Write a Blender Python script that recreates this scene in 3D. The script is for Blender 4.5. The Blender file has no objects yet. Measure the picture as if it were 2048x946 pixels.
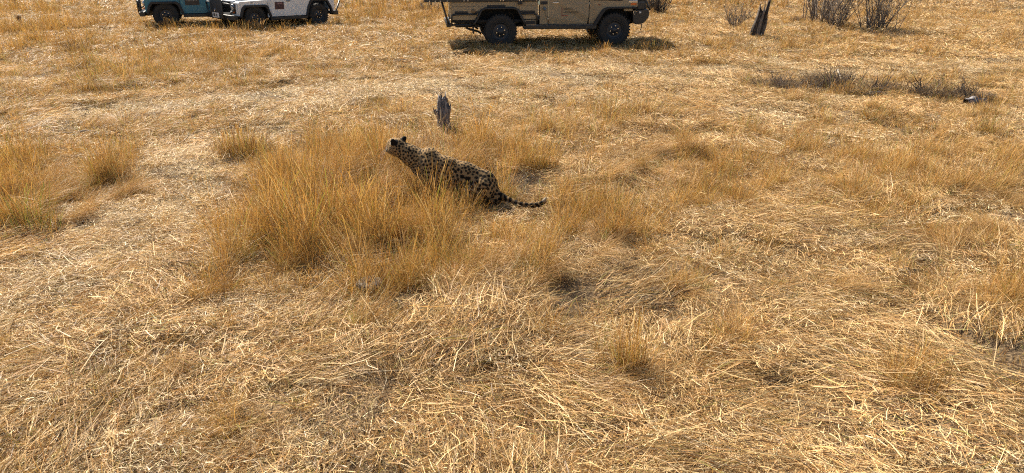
import bpy, bmesh, math, random
import numpy as np
from mathutils import Vector, Matrix

random.seed(11)
RNG = np.random.default_rng(7)
S = bpy.context.scene
COL = S.collection

# ------------------------------------------------------------------ camera, sky, sun, exposure
CAM_H, PITCH, FPX = 2.8, math.radians(23.1), 1410.0      # focal length in pixels of the 2048 wide photo
cam_data = bpy.data.cameras.new("camera")
cam_data.sensor_width = 36.0
cam_data.lens = FPX / 2048.0 * 36.0
cam_data.clip_start = 0.05
cam_data.clip_end = 3000.0
cam = bpy.data.objects.new("camera", cam_data)
COL.objects.link(cam)
cam.location = (0, 0, CAM_H)
cam.rotation_euler = (math.pi / 2 - PITCH, 0, 0)
S.camera = cam

SUN_EL, SUN_AZ = math.radians(41.0), math.radians(-37.0)    # azimuth from +Y, clockwise positive
sunvec = Vector((math.sin(SUN_AZ) * math.cos(SUN_EL), math.cos(SUN_AZ) * math.cos(SUN_EL), math.sin(SUN_EL)))
world = bpy.data.worlds.new("World")
S.world = world
world.use_nodes = True
wn = world.node_tree
sky = wn.nodes.new("ShaderNodeTexSky")
sky.sky_type = 'NISHITA'
sky.sun_disc = False
sky.sun_elevation = SUN_EL
sky.sun_rotation = SUN_AZ
sky.air_density = 1.0
sky.dust_density = 1.5
wn.nodes["Background"].inputs[1].default_value = 0.05
wn.links.new(sky.outputs[0], wn.nodes["Background"].inputs[0])
sun_data = bpy.data.lights.new("sun", 'SUN')
sun_data.energy = 5.0
sun_data.angle = math.radians(0.53)
sun_data.color = (1.0, 0.92, 0.785)
sun = bpy.data.objects.new("sun", sun_data)
COL.objects.link(sun)
sun.rotation_euler = sunvec.to_track_quat('Z', 'Y').to_euler()
sun.location = (-20, 30, 40)
S.view_settings.view_transform = 'Standard'
S.view_settings.look = 'None'
S.view_settings.gamma = 1.0
S.view_settings.exposure = 1.42
S.view_settings.use_curve_mapping = False
S.cycles.max_bounces = 3
S.cycles.diffuse_bounces = 1
S.cycles.glossy_bounces = 2
S.cycles.transmission_bounces = 2
S.cycles.use_denoising = False
S.cycles.filter_width = 1.15
S.cycles.debug_use_spatial_splits = True
S.cycles.use_adaptive_sampling = True
S.cycles.adaptive_threshold = 0.025
S.cycles.adaptive_min_samples = 48
S.cycles.sample_clamp_indirect = 1.5
S.cycles.transparent_max_bounces = 8


# ------------------------------------------------------------------ layout helpers
def G(px, py, z=0.0):
    """where the sight line through photo pixel (px, py) meets height z: used once to lay the place out in metres"""
    a = (px - 1024) / FPX
    b = (473 - py) / FPX
    d = (a, math.cos(PITCH) + b * math.sin(PITCH), -math.sin(PITCH) + b * math.cos(PITCH))
    t = (z - CAM_H) / d[2]
    return (d[0] * t, d[1] * t)


def fade(a, lo, hi):
    t = np.clip((a - lo) / (hi - lo), 0, 1)
    return t * t * (3 - 2 * t)


_wv = []
_r2 = np.random.default_rng(3)
for _k in range(60):
    lam = math.exp(_r2.uniform(math.log(0.35), math.log(14)))
    an = _r2.uniform(0, 2 * math.pi)
    _wv.append((2 * math.pi / lam * math.cos(an), 2 * math.pi / lam * math.sin(an), _r2.uniform(0, 6.28), lam))


def wave_noise(x, y, lo, hi, shift=0.0):
    """smooth noise of wavelengths lo..hi metres, about -1..1"""
    s = 0.0
    n = 0
    for kx, ky, ph, lam in _wv:
        if lo <= lam <= hi:
            s = s + np.sin(kx * (x + shift * 3.1) + ky * (y - shift * 1.7) + ph + shift)
            n += 1
    return s / math.sqrt(max(n, 1) * 0.5)


MOUNDS = []          # (x, y, radius, height)


def ground_z(x, y):
    x = np.asarray(x, float)
    y = np.asarray(y, float)
    near = 1 - fade(np.hypot(x, y), 45, 90)
    z = 0.030 * wave_noise(x, y, 2.5, 14) + 0.024 * wave_noise(x, y, 0.6, 2.5) + 0.012 * wave_noise(x, y, .3, .6)
    for mx, my, r, h in MOUNDS:
        z = z + h * np.exp(-((x - mx) ** 2 + (y - my) ** 2) / (r * r))
    return z * near


# ------------------------------------------------------------------ material helpers
def mat(name, color, rough=0.6, metal=0.0, spec=0.5, noise=None, bump=None, coat=0.0, alpha=None):
    """noise = (scale, other colour, contrast); bump = (scale, strength)"""
    m = bpy.data.materials.new(name)
    m.use_nodes = True
    nt = m.node_tree
    b = nt.nodes["Principled BSDF"]
    b.inputs["Base Color"].default_value = (*color, 1)
    b.inputs["Roughness"].default_value = rough
    b.inputs["Metallic"].default_value = metal
    b.inputs["Specular IOR Level"].default_value = spec
    b.inputs["Coat Weight"].default_value = coat
    tc = nt.nodes.new("ShaderNodeTexCoord")
    if noise:
        n = nt.nodes.new("ShaderNodeTexNoise")
        n.inputs["Scale"].default_value = noise[0]
        n.inputs["Detail"].default_value = 5
        nt.links.new(tc.outputs["Object"], n.inputs["Vector"])
        r = nt.nodes.new("ShaderNodeValToRGB")
        r.color_ramp.elements[0].position = 0.5 - noise[2]
        r.color_ramp.elements[1].position = 0.5 + noise[2]
        r.color_ramp.elements[0].color = (*color, 1)
        r.color_ramp.elements[1].color = (*noise[1], 1)
        nt.links.new(n.outputs["Fac"], r.inputs["Fac"])
        nt.links.new(r.outputs["Color"], b.inputs["Base Color"])
    if bump:
        n2 = nt.nodes.new("ShaderNodeTexNoise")
        n2.inputs["Scale"].default_value = bump[0]
        n2.inputs["Detail"].default_value = 4
        nt.links.new(tc.outputs["Object"], n2.inputs["Vector"])
        bp = nt.nodes.new("ShaderNodeBump")
        bp.inputs["Strength"].default_value = bump[1]
        bp.inputs["Distance"].default_value = 0.01
        nt.links.new(n2.outputs["Fac"], bp.inputs["Height"])
        nt.links.new(bp.outputs["Normal"], b.inputs["Normal"])
    return m


def blade_material(name, translucent=0.35, rough=0.45):
    m = bpy.data.materials.new(name)
    m.use_nodes = True
    nt = m.node_tree
    b = nt.nodes["Principled BSDF"]
    out = nt.nodes["Material Output"]
    at = nt.nodes.new("ShaderNodeAttribute")
    at.attribute_name = "col"
    oi = nt.nodes.new("ShaderNodeObjectInfo")
    mr = nt.nodes.new("ShaderNodeMapRange")
    mr.inputs[3].default_value = 0.78
    mr.inputs[4].default_value = 1.16
    nt.links.new(oi.outputs["Random"], mr.inputs[0])
    hs = nt.nodes.new("ShaderNodeHueSaturation")
    nt.links.new(at.outputs["Color"], hs.inputs["Color"])
    nt.links.new(mr.outputs[0], hs.inputs["Value"])
    nt.links.new(hs.outputs["Color"], b.inputs["Base Color"])
    b.inputs["Roughness"].default_value = rough
    b.inputs["Specular IOR Level"].default_value = 0.28
    tr = nt.nodes.new("ShaderNodeBsdfTranslucent")
    nt.links.new(hs.outputs["Color"], tr.inputs["Color"])
    mx = nt.nodes.new("ShaderNodeMixShader")
    mx.inputs[0].default_value = translucent
    nt.links.new(b.outputs[0], mx.inputs[1])
    nt.links.new(tr.outputs[0], mx.inputs[2])
    nt.links.new(mx.outputs[0], out.inputs["Surface"])
    return m


# ------------------------------------------------------------------ mesh helpers
def tag(o, label=None, cat=None, group=None, kind=None):
    if label:
        o["label"] = label
    if cat:
        o["category"] = cat
    if group:
        o["group"] = group
    if kind:
        o["kind"] = kind
    return o


def empty(name, loc=(0, 0, 0), rot=(0, 0, 0)):
    o = bpy.data.objects.new(name, None)
    o.empty_display_size = 0.2
    COL.objects.link(o)
    o.location = loc
    o.rotation_euler = rot
    return o


def obj(name, me, material=None, parent=None, smooth=False):
    if material is not None and not me.materials:
        me.materials.append(material)
    if smooth:
        me.polygons.foreach_set("use_smooth", np.ones(len(me.polygons), bool))
    o = bpy.data.objects.new(name, me)
    COL.objects.link(o)
    if parent is not None:
        o.parent = parent
    return o


def mesh_np(name, V, quads=None, tris=None, col=None):
    me = bpy.data.meshes.new(name)
    V = np.asarray(V, np.float32)
    nq = 0 if quads is None else len(quads)
    ntr = 0 if tris is None else len(tris)
    idx = []
    if nq:
        idx.append(np.asarray(quads, np.int32).ravel())
    if ntr:
        idx.append(np.asarray(tris, np.int32).ravel())
    idx = np.concatenate(idx)
    me.vertices.add(len(V))
    me.vertices.foreach_set("co", V.ravel())
    me.loops.add(len(idx))
    me.loops.foreach_set("vertex_index", idx)
    me.polygons.add(nq + ntr)
    starts = np.concatenate([np.arange(nq) * 4, nq * 4 + np.arange(ntr) * 3]).astype(np.int32)
    me.polygons.foreach_set("loop_start", starts)
    me.update(calc_edges=True)
    if col is not None:
        a = me.color_attributes.new("col", 'FLOAT_COLOR', 'POINT')
        c4 = np.ones((len(V), 4), np.float32)
        c4[:, :3] = col
        a.data.foreach_set("color", c4.ravel())
    me.validate()
    return me


def bm_mesh(name, bm):
    me = bpy.data.meshes.new(name)
    bmesh.ops.recalc_face_normals(bm, faces=bm.faces)
    bm.to_mesh(me)
    bm.free()
    return me


def bm_box(bm, x0, x1, y0, y1, z0, z1):
    r = bmesh.ops.create_cube(bm, size=1.0, matrix=Matrix.Translation(((x0 + x1) / 2, (y0 + y1) / 2, (z0 + z1) / 2)) @ Matrix.Diagonal((abs(x1 - x0), abs(y1 - y0), abs(z1 - z0), 1)))
    return r["verts"]


def bevel(bm, w, seg=2, ang=0.5):
    ed = [e for e in bm.edges if len(e.link_faces) == 2 and e.calc_face_angle(0) > ang]
    if w > 0 and ed:
        bmesh.ops.bevel(bm, geom=ed, offset=w, segments=seg, profile=0.6, affect='EDGES', clamp_overlap=True)


def box(name, x0, x1, y0, y1, z0, z1, m, parent, bev=0.008, seg=2):
    bm = bmesh.new()
    bm_box(bm, x0, x1, y0, y1, z0, z1)
    bevel(bm, bev, seg)
    return obj(name, bm_mesh(name, bm), m, parent)


def prism(name, prof, y0, y1, m, parent, bev=0.01, seg=2, warp=None):
    """side profile (x, z) extruded from y0 to y1"""
    bm = bmesh.new()
    a = [bm.verts.new((p[0], y0, p[1])) for p in prof]
    b = [bm.verts.new((p[0], y1, p[1])) for p in prof]
    n = len(prof)
    bm.faces.new(a)
    bm.faces.new(b[::-1])
    for i in range(n):
        bm.faces.new((a[i], b[i], b[(i + 1) % n], a[(i + 1) % n]))
    bmesh.ops.recalc_face_normals(bm, faces=bm.faces)
    bevel(bm, bev, seg, 0.35)
    if warp:
        for v in bm.verts:
            warp(v.co)
    return obj(name, bm_mesh(name, bm), m, parent)


def bm_tube(bm, pts, r, seg=8, caps=True):
    pts = [Vector(p) for p in pts]
    rr = r if isinstance(r, (list, tuple, np.ndarray)) else [r] * len(pts)
    rings = []
    ref = None
    for i, p in enumerate(pts):
        t = (pts[min(i + 1, len(pts) - 1)] - pts[max(i - 1, 0)]).normalized()
        if ref is None:
            ref = Vector((0, 0, 1)) if abs(t.z) < 0.9 else Vector((1, 0, 0))
        u = (ref - t * ref.dot(t)).normalized()
        w = t.cross(u)
        ref = u
        rings.append([bm.verts.new(p + (u * math.cos(2 * math.pi * k / seg) + w * math.sin(2 * math.pi * k / seg)) * rr[i]) for k in range(seg)])
    for i in range(len(rings) - 1):
        for k in range(seg):
            bm.faces.new((rings[i][k], rings[i][(k + 1) % seg], rings[i + 1][(k + 1) % seg], rings[i + 1][k]))
    if caps:
        bm.faces.new(rings[0][::-1])
        bm.faces.new(rings[-1])


def tube(name, pts, r, m, parent, seg=8):
    bm = bmesh.new()
    bm_tube(bm, pts, r, seg)
    return obj(name, bm_mesh(name, bm), m, parent, smooth=True)


def bm_lathe_y(bm, prof, seg, cy=0.0):
    """profile of (radius, y) turned round the Y axis"""
    rings = []
    for k in range(seg):
        a = 2 * math.pi * k / seg
        rings.append([bm.verts.new((r * math.cos(a), cy + y, r * math.sin(a))) for r, y in prof])
    for k in range(seg):
        A, B = rings[k], rings[(k + 1) % seg]
        for i in range(len(prof) - 1):
            bm.faces.new((A[i], A[i + 1], B[i + 1], B[i]))


def text_mesh(name, body, size, m, parent, loc, rot, depth=0.0, align='LEFT'):
    cu = bpy.data.curves.new(name, 'FONT')
    cu.body = body
    cu.size = size
    cu.extrude = depth
    cu.align_x = align
    t = bpy.data.objects.new(name, cu)
    COL.objects.link(t)
    dg = bpy.context.evaluated_depsgraph_get()
    me = bpy.data.meshes.new_from_object(t.evaluated_get(dg))
    COL.objects.unlink(t)
    bpy.data.objects.remove(t)
    me.materials.clear()
    o = obj(name, me, m, parent)
    o.location = loc
    o.rotation_euler = rot
    return o


# ------------------------------------------------------------------ places
TAN_R, TAN_F = G(1002.4, 62, .44), G(1226.5, 58.6, .44)
WH_F = G(507, 35.5, .39)
BL_F = G(333, 33.5, .39)
MOUNDS += [(-6.6, 25.4, 1.6, -0.07), (WH_F[0], WH_F[1], 1.2, 0.02), (BL_F[0], BL_F[1], 1.3, 0.05)]
HIP = G(967, 412)
LEO_HEAD = math.radians(180 - 14)             # heading of the leopard: image left, slightly away


# ------------------------------------------------------------------ ground sheet
def build_ground():
    def axis(lo, hi, step, far):
        a = list(np.arange(lo, hi + 1e-6, step))
        d = step
        l, h = [a[0]], [a[-1]]
        while h[-1] < far:
            d *= 1.35
            h.append(h[-1] + d)
        d = step
        while l[-1] > -far:
            d *= 1.35
            l.append(l[-1] - d)
        return np.array(l[:0:-1] + a + h[1:])
    xs = axis(-26, 26, 0.16, 1500)
    ys = axis(0, 42, 0.16, 1500)
    X, Y = np.meshgrid(xs, ys)
    Z = ground_z(X, Y)
    V = np.stack([X.ravel(), Y.ravel(), Z.ravel()], 1)
    nx, ny = len(xs), len(ys)
    i, j = np.meshgrid(np.arange(nx - 1), np.arange(ny - 1))
    a = (j * nx + i).ravel()
    q = np.stack([a, a + 1, a + nx + 1, a + nx], 1)
    me = mesh_np("ground", V, q)
    m = bpy.data.materials.new("dry_soil")
    m.use_nodes = True
    nt = m.node_tree
    b = nt.nodes["Principled BSDF"]
    b.inputs["Roughness"].default_value = 0.95
    b.inputs["Specular IOR Level"].default_value = 0.15
    tc = nt.nodes.new("ShaderNodeTexCoord")
    n1 = nt.nodes.new("ShaderNodeTexNoise")
    n1.inputs["Scale"].default_value = 0.7
    n1.inputs["Detail"].default_value = 8
    n2 = nt.nodes.new("ShaderNodeTexNoise")
    n2.inputs["Scale"].default_value = 45
    n2.inputs["Detail"].default_value = 6
    r1 = nt.nodes.new("ShaderNodeValToRGB")
    r1.color_ramp.elements[0].position = 0.35
    r1.color_ramp.elements[1].position = 0.7
    r1.color_ramp.elements[0].color = (0.07, 0.045, 0.025, 1)
    r1.color_ramp.elements[1].color = (0.20, 0.13, 0.07, 1)
    r2 = nt.nodes.new("ShaderNodeValToRGB")
    r2.color_ramp.elements[0].position = 0.42
    r2.color_ramp.elements[1].position = 0.66
    r2.color_ramp.elements[0].color = (0.05, 0.033, 0.02, 1)
    r2.color_ramp.elements[1].color = (0.36, 0.25, 0.135, 1)
    mx = nt.nodes.new("ShaderNodeMix")
    mx.data_type = 'RGBA'
    mx.inputs[0].default_value = 0.5
    for n in (n1, n2):
        nt.links.new(tc.outputs["Object"], n.inputs["Vector"])
    nt.links.new(n1.outputs["Fac"], r1.inputs["Fac"])
    nt.links.new(n2.outputs["Fac"], r2.inputs["Fac"])
    nt.links.new(r1.outputs[0], mx.inputs[6])
    nt.links.new(r2.outputs[0], mx.inputs[7])
    nt.links.new(mx.outputs[2], b.inputs["Base Color"])
    bp = nt.nodes.new("ShaderNodeBump")
    bp.inputs["Strength"].default_value = 0.8
    bp.inputs["Distance"].default_value = 0.03
    nt.links.new(n2.outputs["Fac"], bp.inputs["Height"])
    nt.links.new(bp.outputs["Normal"], b.inputs["Normal"])
    o = obj("ground", me, m, smooth=True)
    tag(o, "bare brown soil under the dry grass of the clearing", "ground", kind="structure")


build_ground()

# ------------------------------------------------------------------ grass blades
BLADE = blade_material("dry_grass_blade", 0.28, 0.5)
STRAW = blade_material("flattened_straw", 0.20, 0.55)


def pick(pal, n, rng):
    pal = np.array(pal, float)
    w = pal[:, 3] / pal[:, 3].sum()
    k = rng.choice(len(pal), n, p=w)
    return pal[k, :3] * rng.uniform(0.82, 1.18, (n, 1)) * rng.uniform(0.95, 1.05, (n, 3))


P_PALE = [(.76, .55, .285, 3), (.67, .435, .185, 3), (.48, .265, .095, 2), (.17, .095, .042, 1.7), (.54, .42, .26, .6), (.34, .29, .08, .35)]
P_GOLD = [(.50, .262, .056, 3), (.62, .355, .088, 2.4), (.33, .145, .032, 2.2), (.70, .49, .20, 1.5), (.10, .050, .021, 1.9), (.30, .30, .045, 1.0), (.24, .18, .11, .5)]
P_CHAFF = [(.80, .63, .38, 4), (.72, .53, .29, 3), (.50, .33, .15, 1.6), (.22, .13, .065, .9), (.60, .48, .33, 1)]
P_MIX = [(.53, .305, .095, 3), (.64, .42, .18, 2), (.39, .195, .052, 2), (.20, .11, .04, 1.3), (.30, .28, .06, .6)]
P_GREEN = [(.17, .21, .035, 2), (.29, .31, .05, 2), (.40, .38, .09, 1), (.09, .12, .03, 1)]
P_DARK = [(.10, .07, .05, 3), (.17, .12, .085, 2), (.06, .045, .035, 2), (.24, .185, .13, 1), (.30, .20, .09, .6)]
P_BROWN = [(.26, .155, .07, 3), (.36, .22, .09, 2), (.15, .09, .05, 2), (.46, .30, .12, 1)]


def blades(rng, n, pos, az, lean, curve, length, width, col, segs=3, wob=0.25, roll=None, tip=0.18, zmin=None, base_dark=1.0, kink=0.0):
    """ribbons: n blades -> verts, quads, colours. lean/curve in radians from vertical."""
    length = np.broadcast_to(length, (n,)).astype(float)
    width = np.broadcast_to(width, (n,)).astype(float)
    P = np.zeros((n, segs + 1, 3))
    P[:, 0] = pos
    a = az.copy()
    W = np.zeros((n, segs + 1, 2, 3))
    D = np.zeros((n, segs + 1, 3))
    for s in range(segs + 1):
        th = lean + curve * (s / segs) ** 1.3 + (rng.normal(0, kink, n) if kink else 0)
        d = np.stack([np.sin(th) * np.cos(a), np.sin(th) * np.sin(a), np.cos(th)], 1)
        D[:, s] = d
        if s < segs:
            P[:, s + 1] = P[:, s] + d * (length / segs)[:, None]
            a = a + rng.normal(0, wob / segs, n)
    if zmin is not None:
        P[:, :, 2] = np.maximum(P[:, :, 2], zmin)
    if roll is None:
        roll = rng.uniform(0, math.pi, n)
    for s in range(segs + 1):
        d = D[:, min(s, segs)]
        h = np.cross(d, np.array([0, 0, 1.0]))
        ln = np.linalg.norm(h, axis=1, keepdims=True)
        h = np.where(ln > 1e-3, h / np.maximum(ln, 1e-3), np.array([[1.0, 0, 0]]))
        nn = np.cross(h, d)
        side = h * np.cos(roll)[:, None] + nn * np.sin(roll)[:, None]
        w = width * (1 - (1 - tip) * (s / segs) ** 1.4) * 0.5
        W[:, s, 0] = P[:, s] - side * w[:, None]
        W[:, s, 1] = P[:, s] + side * w[:, None]
    V = W.reshape(-1, 3)
    C = np.repeat(col[:, None, :], (segs + 1) * 2, axis=1).reshape(n, segs + 1, 2, 3)
    g = np.linspace(base_dark, 1.0, segs + 1)[None, :, None, None]
    C = (C * g).reshape(-1, 3)
    base = (np.arange(n) * (segs + 1) * 2)[:, None] + (np.arange(segs) * 2)[None, :]
    base = base.ravel()
    Q = np.stack([base, base + 1, base + 3, base + 2], 1)
    return V, Q, C


def merge(parts):
    Vs, Qs, Cs = [], [], []
    o = 0
    for V, Q, C in parts:
        Vs.append(V)
        Qs.append(Q + o)
        Cs.append(C)
        o += len(V)
    return np.concatenate(Vs), np.concatenate(Qs), np.concatenate(Cs)


def litter_clump(rng, n, size, wmul, spread, pal, lmin=.035, lmax=.16, thick=.055):
    """straw lying about: spread = angular scatter round +X (pi: all ways)"""
    pos = np.stack([rng.uniform(-size, size, n), rng.uniform(-size, size, n), rng.uniform(0.004, thick, n) ** 1.0], 1)
    az = rng.uniform(-math.pi, math.pi, n) if spread > 2.5 else rng.normal(0, spread, n) + math.pi * (rng.random(n) < .25)
    L = rng.uniform(lmin, lmax, n)
    lean = rng.normal(math.radians(84), math.radians(9), n)
    cur = rng.normal(0.12, 0.25, n)
    pos[:, 0] -= np.cos(az) * L / 2
    pos[:, 1] -= np.sin(az) * L / 2
    col = pick(pal, n, rng)
    return blades(rng, n, pos, az, lean, cur, L, (.0019 + .0046 * rng.random(n) ** 2) * wmul, col, segs=2, wob=.5, zmin=.003, base_dark=1.0, tip=.45, kink=.10)


def stubble(rng, n, size, wmul, pal, h0, h1):
    pos = np.stack([rng.uniform(-size, size, n), rng.uniform(-size, size, n), np.zeros(n)], 1)
    az = rng.uniform(-math.pi, math.pi, n)
    return blades(rng, n, pos, az, np.abs(rng.normal(.5, .35, n)), rng.normal(.5, .4, n), rng.uniform(h0, h1, n), rng.uniform(.0022, .0048, n) * wmul, pick(pal, n, rng), segs=2, wob=.4, base_dark=1.0)


def tuft(rng, n, radius, h0, h1, wmul, pal, lean=.22, curve=.5, az0=None, azs=.5, heads=True, segs=4):
    r = radius * np.sqrt(rng.random(n))
    t = rng.uniform(-math.pi, math.pi, n)
    pos = np.stack([r * np.cos(t), r * np.sin(t), np.zeros(n)], 1)
    az = t + rng.normal(0, 1.5, n) if az0 is None else az0 + rng.normal(0, azs, n)
    le = np.abs(rng.normal(lean, .16, n))
    cu = np.abs(rng.normal(curve, .35, n))
    L = rng.uniform(h0, h1, n) * rng.uniform(.6, 1.05, n)
    col = pick(pal, n, rng)
    out = [blades(rng, n, pos, az, le, cu, L, rng.uniform(.0022, .0046, n) * wmul, col, segs=segs, wob=.7, base_dark=1.0, kink=.14)]
    if heads:      # thin straight stalks with a feathery head
        k = max(3, n // 7)
        sel = rng.choice(n, k, replace=False)
        out.append(blades(rng, k, pos[sel] * .8, az[sel], le[sel] * .6, cu[sel] * .35, rng.uniform(h1 * .9, h1 * 1.25, k), .0022 * wmul, col[sel] * 1.05, segs=4, wob=.2, base_dark=1.0, tip=1.6))
    return merge(out)


def library(name, makers, material):
    c = bpy.data.collections.new(name)
    for k, (V, Q, C) in enumerate(makers):
        me = mesh_np(name, V, Q, col=C)
        me.materials.append(material)
        o = bpy.data.objects.new("%s_%02d" % (name, k), me)
        c.objects.link(o)
    return c


def scatter(name, coll, nvar, pts, rotz, scl, label, cat, tilt=0.06, rng=RNG):
    n = len(pts)
    me = bpy.data.meshes.new(name)
    me.vertices.add(n)
    me.vertices.foreach_set("co", np.asarray(pts, np.float32).ravel())
    rot = np.zeros((n, 3), np.float32)
    rot[:, 0] = rng.normal(0, tilt, n)
    rot[:, 1] = rng.normal(0, tilt, n)
    rot[:, 2] = rotz
    a = me.attributes.new("rot", 'FLOAT_VECTOR', 'POINT')
    a.data.foreach_set("vector", rot.ravel())
    a = me.attributes.new("scl", 'FLOAT_VECTOR', 'POINT')
    s3 = np.asarray(scl, np.float32)
    if s3.ndim == 1:
        s3 = np.repeat(s3[:, None], 3, 1)
    a.data.foreach_set("vector", s3.astype(np.float32).ravel())
    a = me.attributes.new("idx", 'INT', 'POINT')
    a.data.foreach_set("value", rng.integers(0, nvar, n).astype(np.int32))
    me.update()
    o = bpy.data.objects.new(name, me)
    COL.objects.link(o)
    ng = bpy.data.node_groups.new(name + "_nodes", 'GeometryNodeTree')
    ng.interface.new_socket("Geometry", in_out='INPUT', socket_type='NodeSocketGeometry')
    ng.interface.new_socket("Geometry", in_out='OUTPUT', socket_type='NodeSocketGeometry')
    N = ng.nodes
    gi, go = N.new("NodeGroupInput"), N.new("NodeGroupOutput")
    ci = N.new("GeometryNodeCollectionInfo")
    ci.inputs["Collection"].default_value = coll
    ci.inputs["Separate Children"].default_value = True
    ci.inputs["Reset Children"].default_value = True
    ip = N.new("GeometryNodeInstanceOnPoints")
    ip.inputs["Pick Instance"].default_value = True

    def attr(nm, typ):
        q = N.new("GeometryNodeInputNamedAttribute")
        q.data_type = typ
        q.inputs["Name"].default_value = nm
        return q.outputs["Attribute"]
    ng.links.new(gi.outputs[0], ip.inputs["Points"])
    ng.links.new(ci.outputs[0], ip.inputs["Instance"])
    ng.links.new(attr("idx", 'INT'), ip.inputs["Instance Index"])
    er = N.new("FunctionNodeEulerToRotation")
    ng.links.new(attr("rot", 'FLOAT_VECTOR'), er.inputs[0])
    ng.links.new(er.outputs[0], ip.inputs["Rotation"])
    ng.links.new(attr("scl", 'FLOAT_VECTOR'), ip.inputs["Scale"])
    ng.links.new(ip.outputs[0], go.inputs[0])
    md = o.modifiers.new("scatter", 'NODES')
    md.node_group = ng
    tag(o, label, cat, kind="stuff")
    return o


# where the grass stands: patches in metres, read off the photo as (px, py, half width px, half depth py, density, height m)
PATCH_PX = [
    (770, 430, 330, 118, 1.15, .49), (600, 475, 205, 70, 1.15, .44), (900, 330, 190, 48, .9, .34), (990, 470, 130, 60, .8, .38),
    (720, 330, 120, 50, .9, .42), (1140, 420, 110, 60, .75, .36),
    (105, 405, 165, 66, 1.15, .42), (0, 340, 90, 50, 1.05, .38), (250, 300, 50, 18, .5, .3),
    (545, 245, 110, 22, .8, .32), (1220, 262, 170, 34, .7, .33), (1330, 330, 150, 60, .55, .34),
    (1560, 290, 130, 34, .45, .28), (1700, 330, 110, 30, .5, .3), (1830, 390, 190, 46, .6, .36), (1500, 390, 110, 34, .5, .32), (1980, 300, 110, 40, .5, .32), (1650, 420, 120, 30, .4, .3),
    (2030, 590, 95, 48, .95, .42), (1900, 500, 90, 30, .5, .30), (1330, 450, 100, 40, .45, .3), (580, 525, 180, 50, .95, .38), (820, 555, 190, 40, .9, .42), (1030, 520, 130, 50, .85, .42), (930, 600, 150, 26, .5, .26),
    (400, 130, 170, 26, .95, .34), (240, 160, 110, 16, .85, .30), (90, 100, 130, 20, .9, .34), (620, 110, 80, 16, .75, .28),
    (60, 60, 160, 12, .9, .36), (380, 75, 130, 14, .6, .28), (800, 30, 110, 16, .9, .38), (870, 60, 60, 10, .5, .28), (1430, 10, 160, 10, .8, .42),
    (1200, 5, 200, 6, .7, .4), (740, 10, 120, 10, .7, .4), (1870, 40, 120, 12, .45, .3), (1680, 80, 160, 10, .35, .26), (60, 20, 120, 10, .7, .45), (60, 190, 110, 16, .4, .26),
    (1060, 555, 110, 24, .5, .26), (760, 640, 110, 26, .35, .2), (560, 600, 80, 24, .45, .24),
    (1100, 98, 140, 7, .5, .2), (1290, 92, 90, 6, .5, .22), (990, 95, 60, 6, .5, .2), (620, 60, 90, 6, .5, .22),
]
PATCH = []
for px, py, hw, hy, dn, ht in PATCH_PX:
    c = G(px, py)
    rx = abs(G(px + hw, py)[0] - c[0])
    ry = abs(G(px, py - hy)[1] - G(px, py + hy)[1]) / 2
    c = (c[0], (G(px, py - hy)[1] + G(px, py + hy)[1]) / 2)
    PATCH.append((c[0], c[1], rx, ry, dn, ht))


def tall_density(x, y):
    """density 0..1 and height of standing grass"""
    d = np.zeros_like(x)
    h = np.full_like(x, .25)
    wob = .30 * wave_noise(x, y, .35, 2.2, 5.0)
    for cx, cy, rx, ry, dn, ht in PATCH:
        e = np.hypot((x - cx) / rx, (y - cy) / ry) + wob
        w = dn * (1 - fade(e, .72, 1.12))
        h = np.where(w > d, ht, h)
        d = np.maximum(d, w)
    # thin standing grass elsewhere, thicker to the back and the left
    bg = .10 + .16 * fade(y, 11, 20) + .10 * fade(-x, 2, 10) + .16 * wave_noise(x, y, 1.2, 9, 2.0)
    bg = np.clip(bg, 0, .5) * fade(y, 4, 9)
    cl = wave_noise(x, y, .35, 1.6, 6.0)
    bg = np.maximum(bg * .7, (.5 + .35 * fade(y, 7, 14) + .25 * fade(x, .6, 2)) * fade(cl, .55, 1.15) * fade(y, 2.5, 4.5))
    d = np.maximum(d, bg) * (1 - .93 * on_track(x, y))
    return d, h


TRACKS = []
for pts, w in (([(-40, 640), (120, 560), (300, 500), (370, 400), (420, 320), (600, 215), (900, 165)], .95), ([(-60, 330), (150, 232), (420, 205), (640, 180), (900, 150)], .55),
               ([(640, 200), (900, 195), (1250, 200), (1500, 230)], 1.0), ([(1000, 150), (1400, 150), (2050, 130)], 1.2)):
    TRACKS.append(([G(*q) for q in pts], w))


def on_track(x, y):
    """0..1: how far the grass is worn down by wheels and paws"""
    t = np.zeros_like(x)
    for pts, w in TRACKS:
        for (ax, ay), (bx, by) in zip(pts[:-1], pts[1:]):
            dx, dy = bx - ax, by - ay
            k = np.clip(((x - ax) * dx + (y - ay) * dy) / (dx * dx + dy * dy), 0, 1)
            t = np.maximum(t, 1 - fade(np.hypot(x - ax - k * dx, y - ay - k * dy) + .2 * wave_noise(x, y, .4, 2, 8.0), .55 * w, 1.15 * w))
    return t


def flow(x, y):
    """which way the flattened straw was combed"""
    a = 1.5 * wave_noise(x, y, 1.6, 9, 1.0) + .5
    # the swirl of trampled straw in the middle foreground fans out towards the camera
    cx, cy = G(975, 655)
    dx, dy = x - cx, y - cy
    w = np.exp(-(dx ** 2 + dy ** 2) / 1.1)
    a = a * (1 - w) + np.arctan2(dy, dx) * w
    # right foreground: combed from upper left to lower right
    cx, cy = G(1850, 720)
    w = .6 * np.exp(-(((x - cx) / 1.1) ** 2 + ((y - cy) / 1.1) ** 2))
    return a * (1 - w) + (-.75) * w


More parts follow.
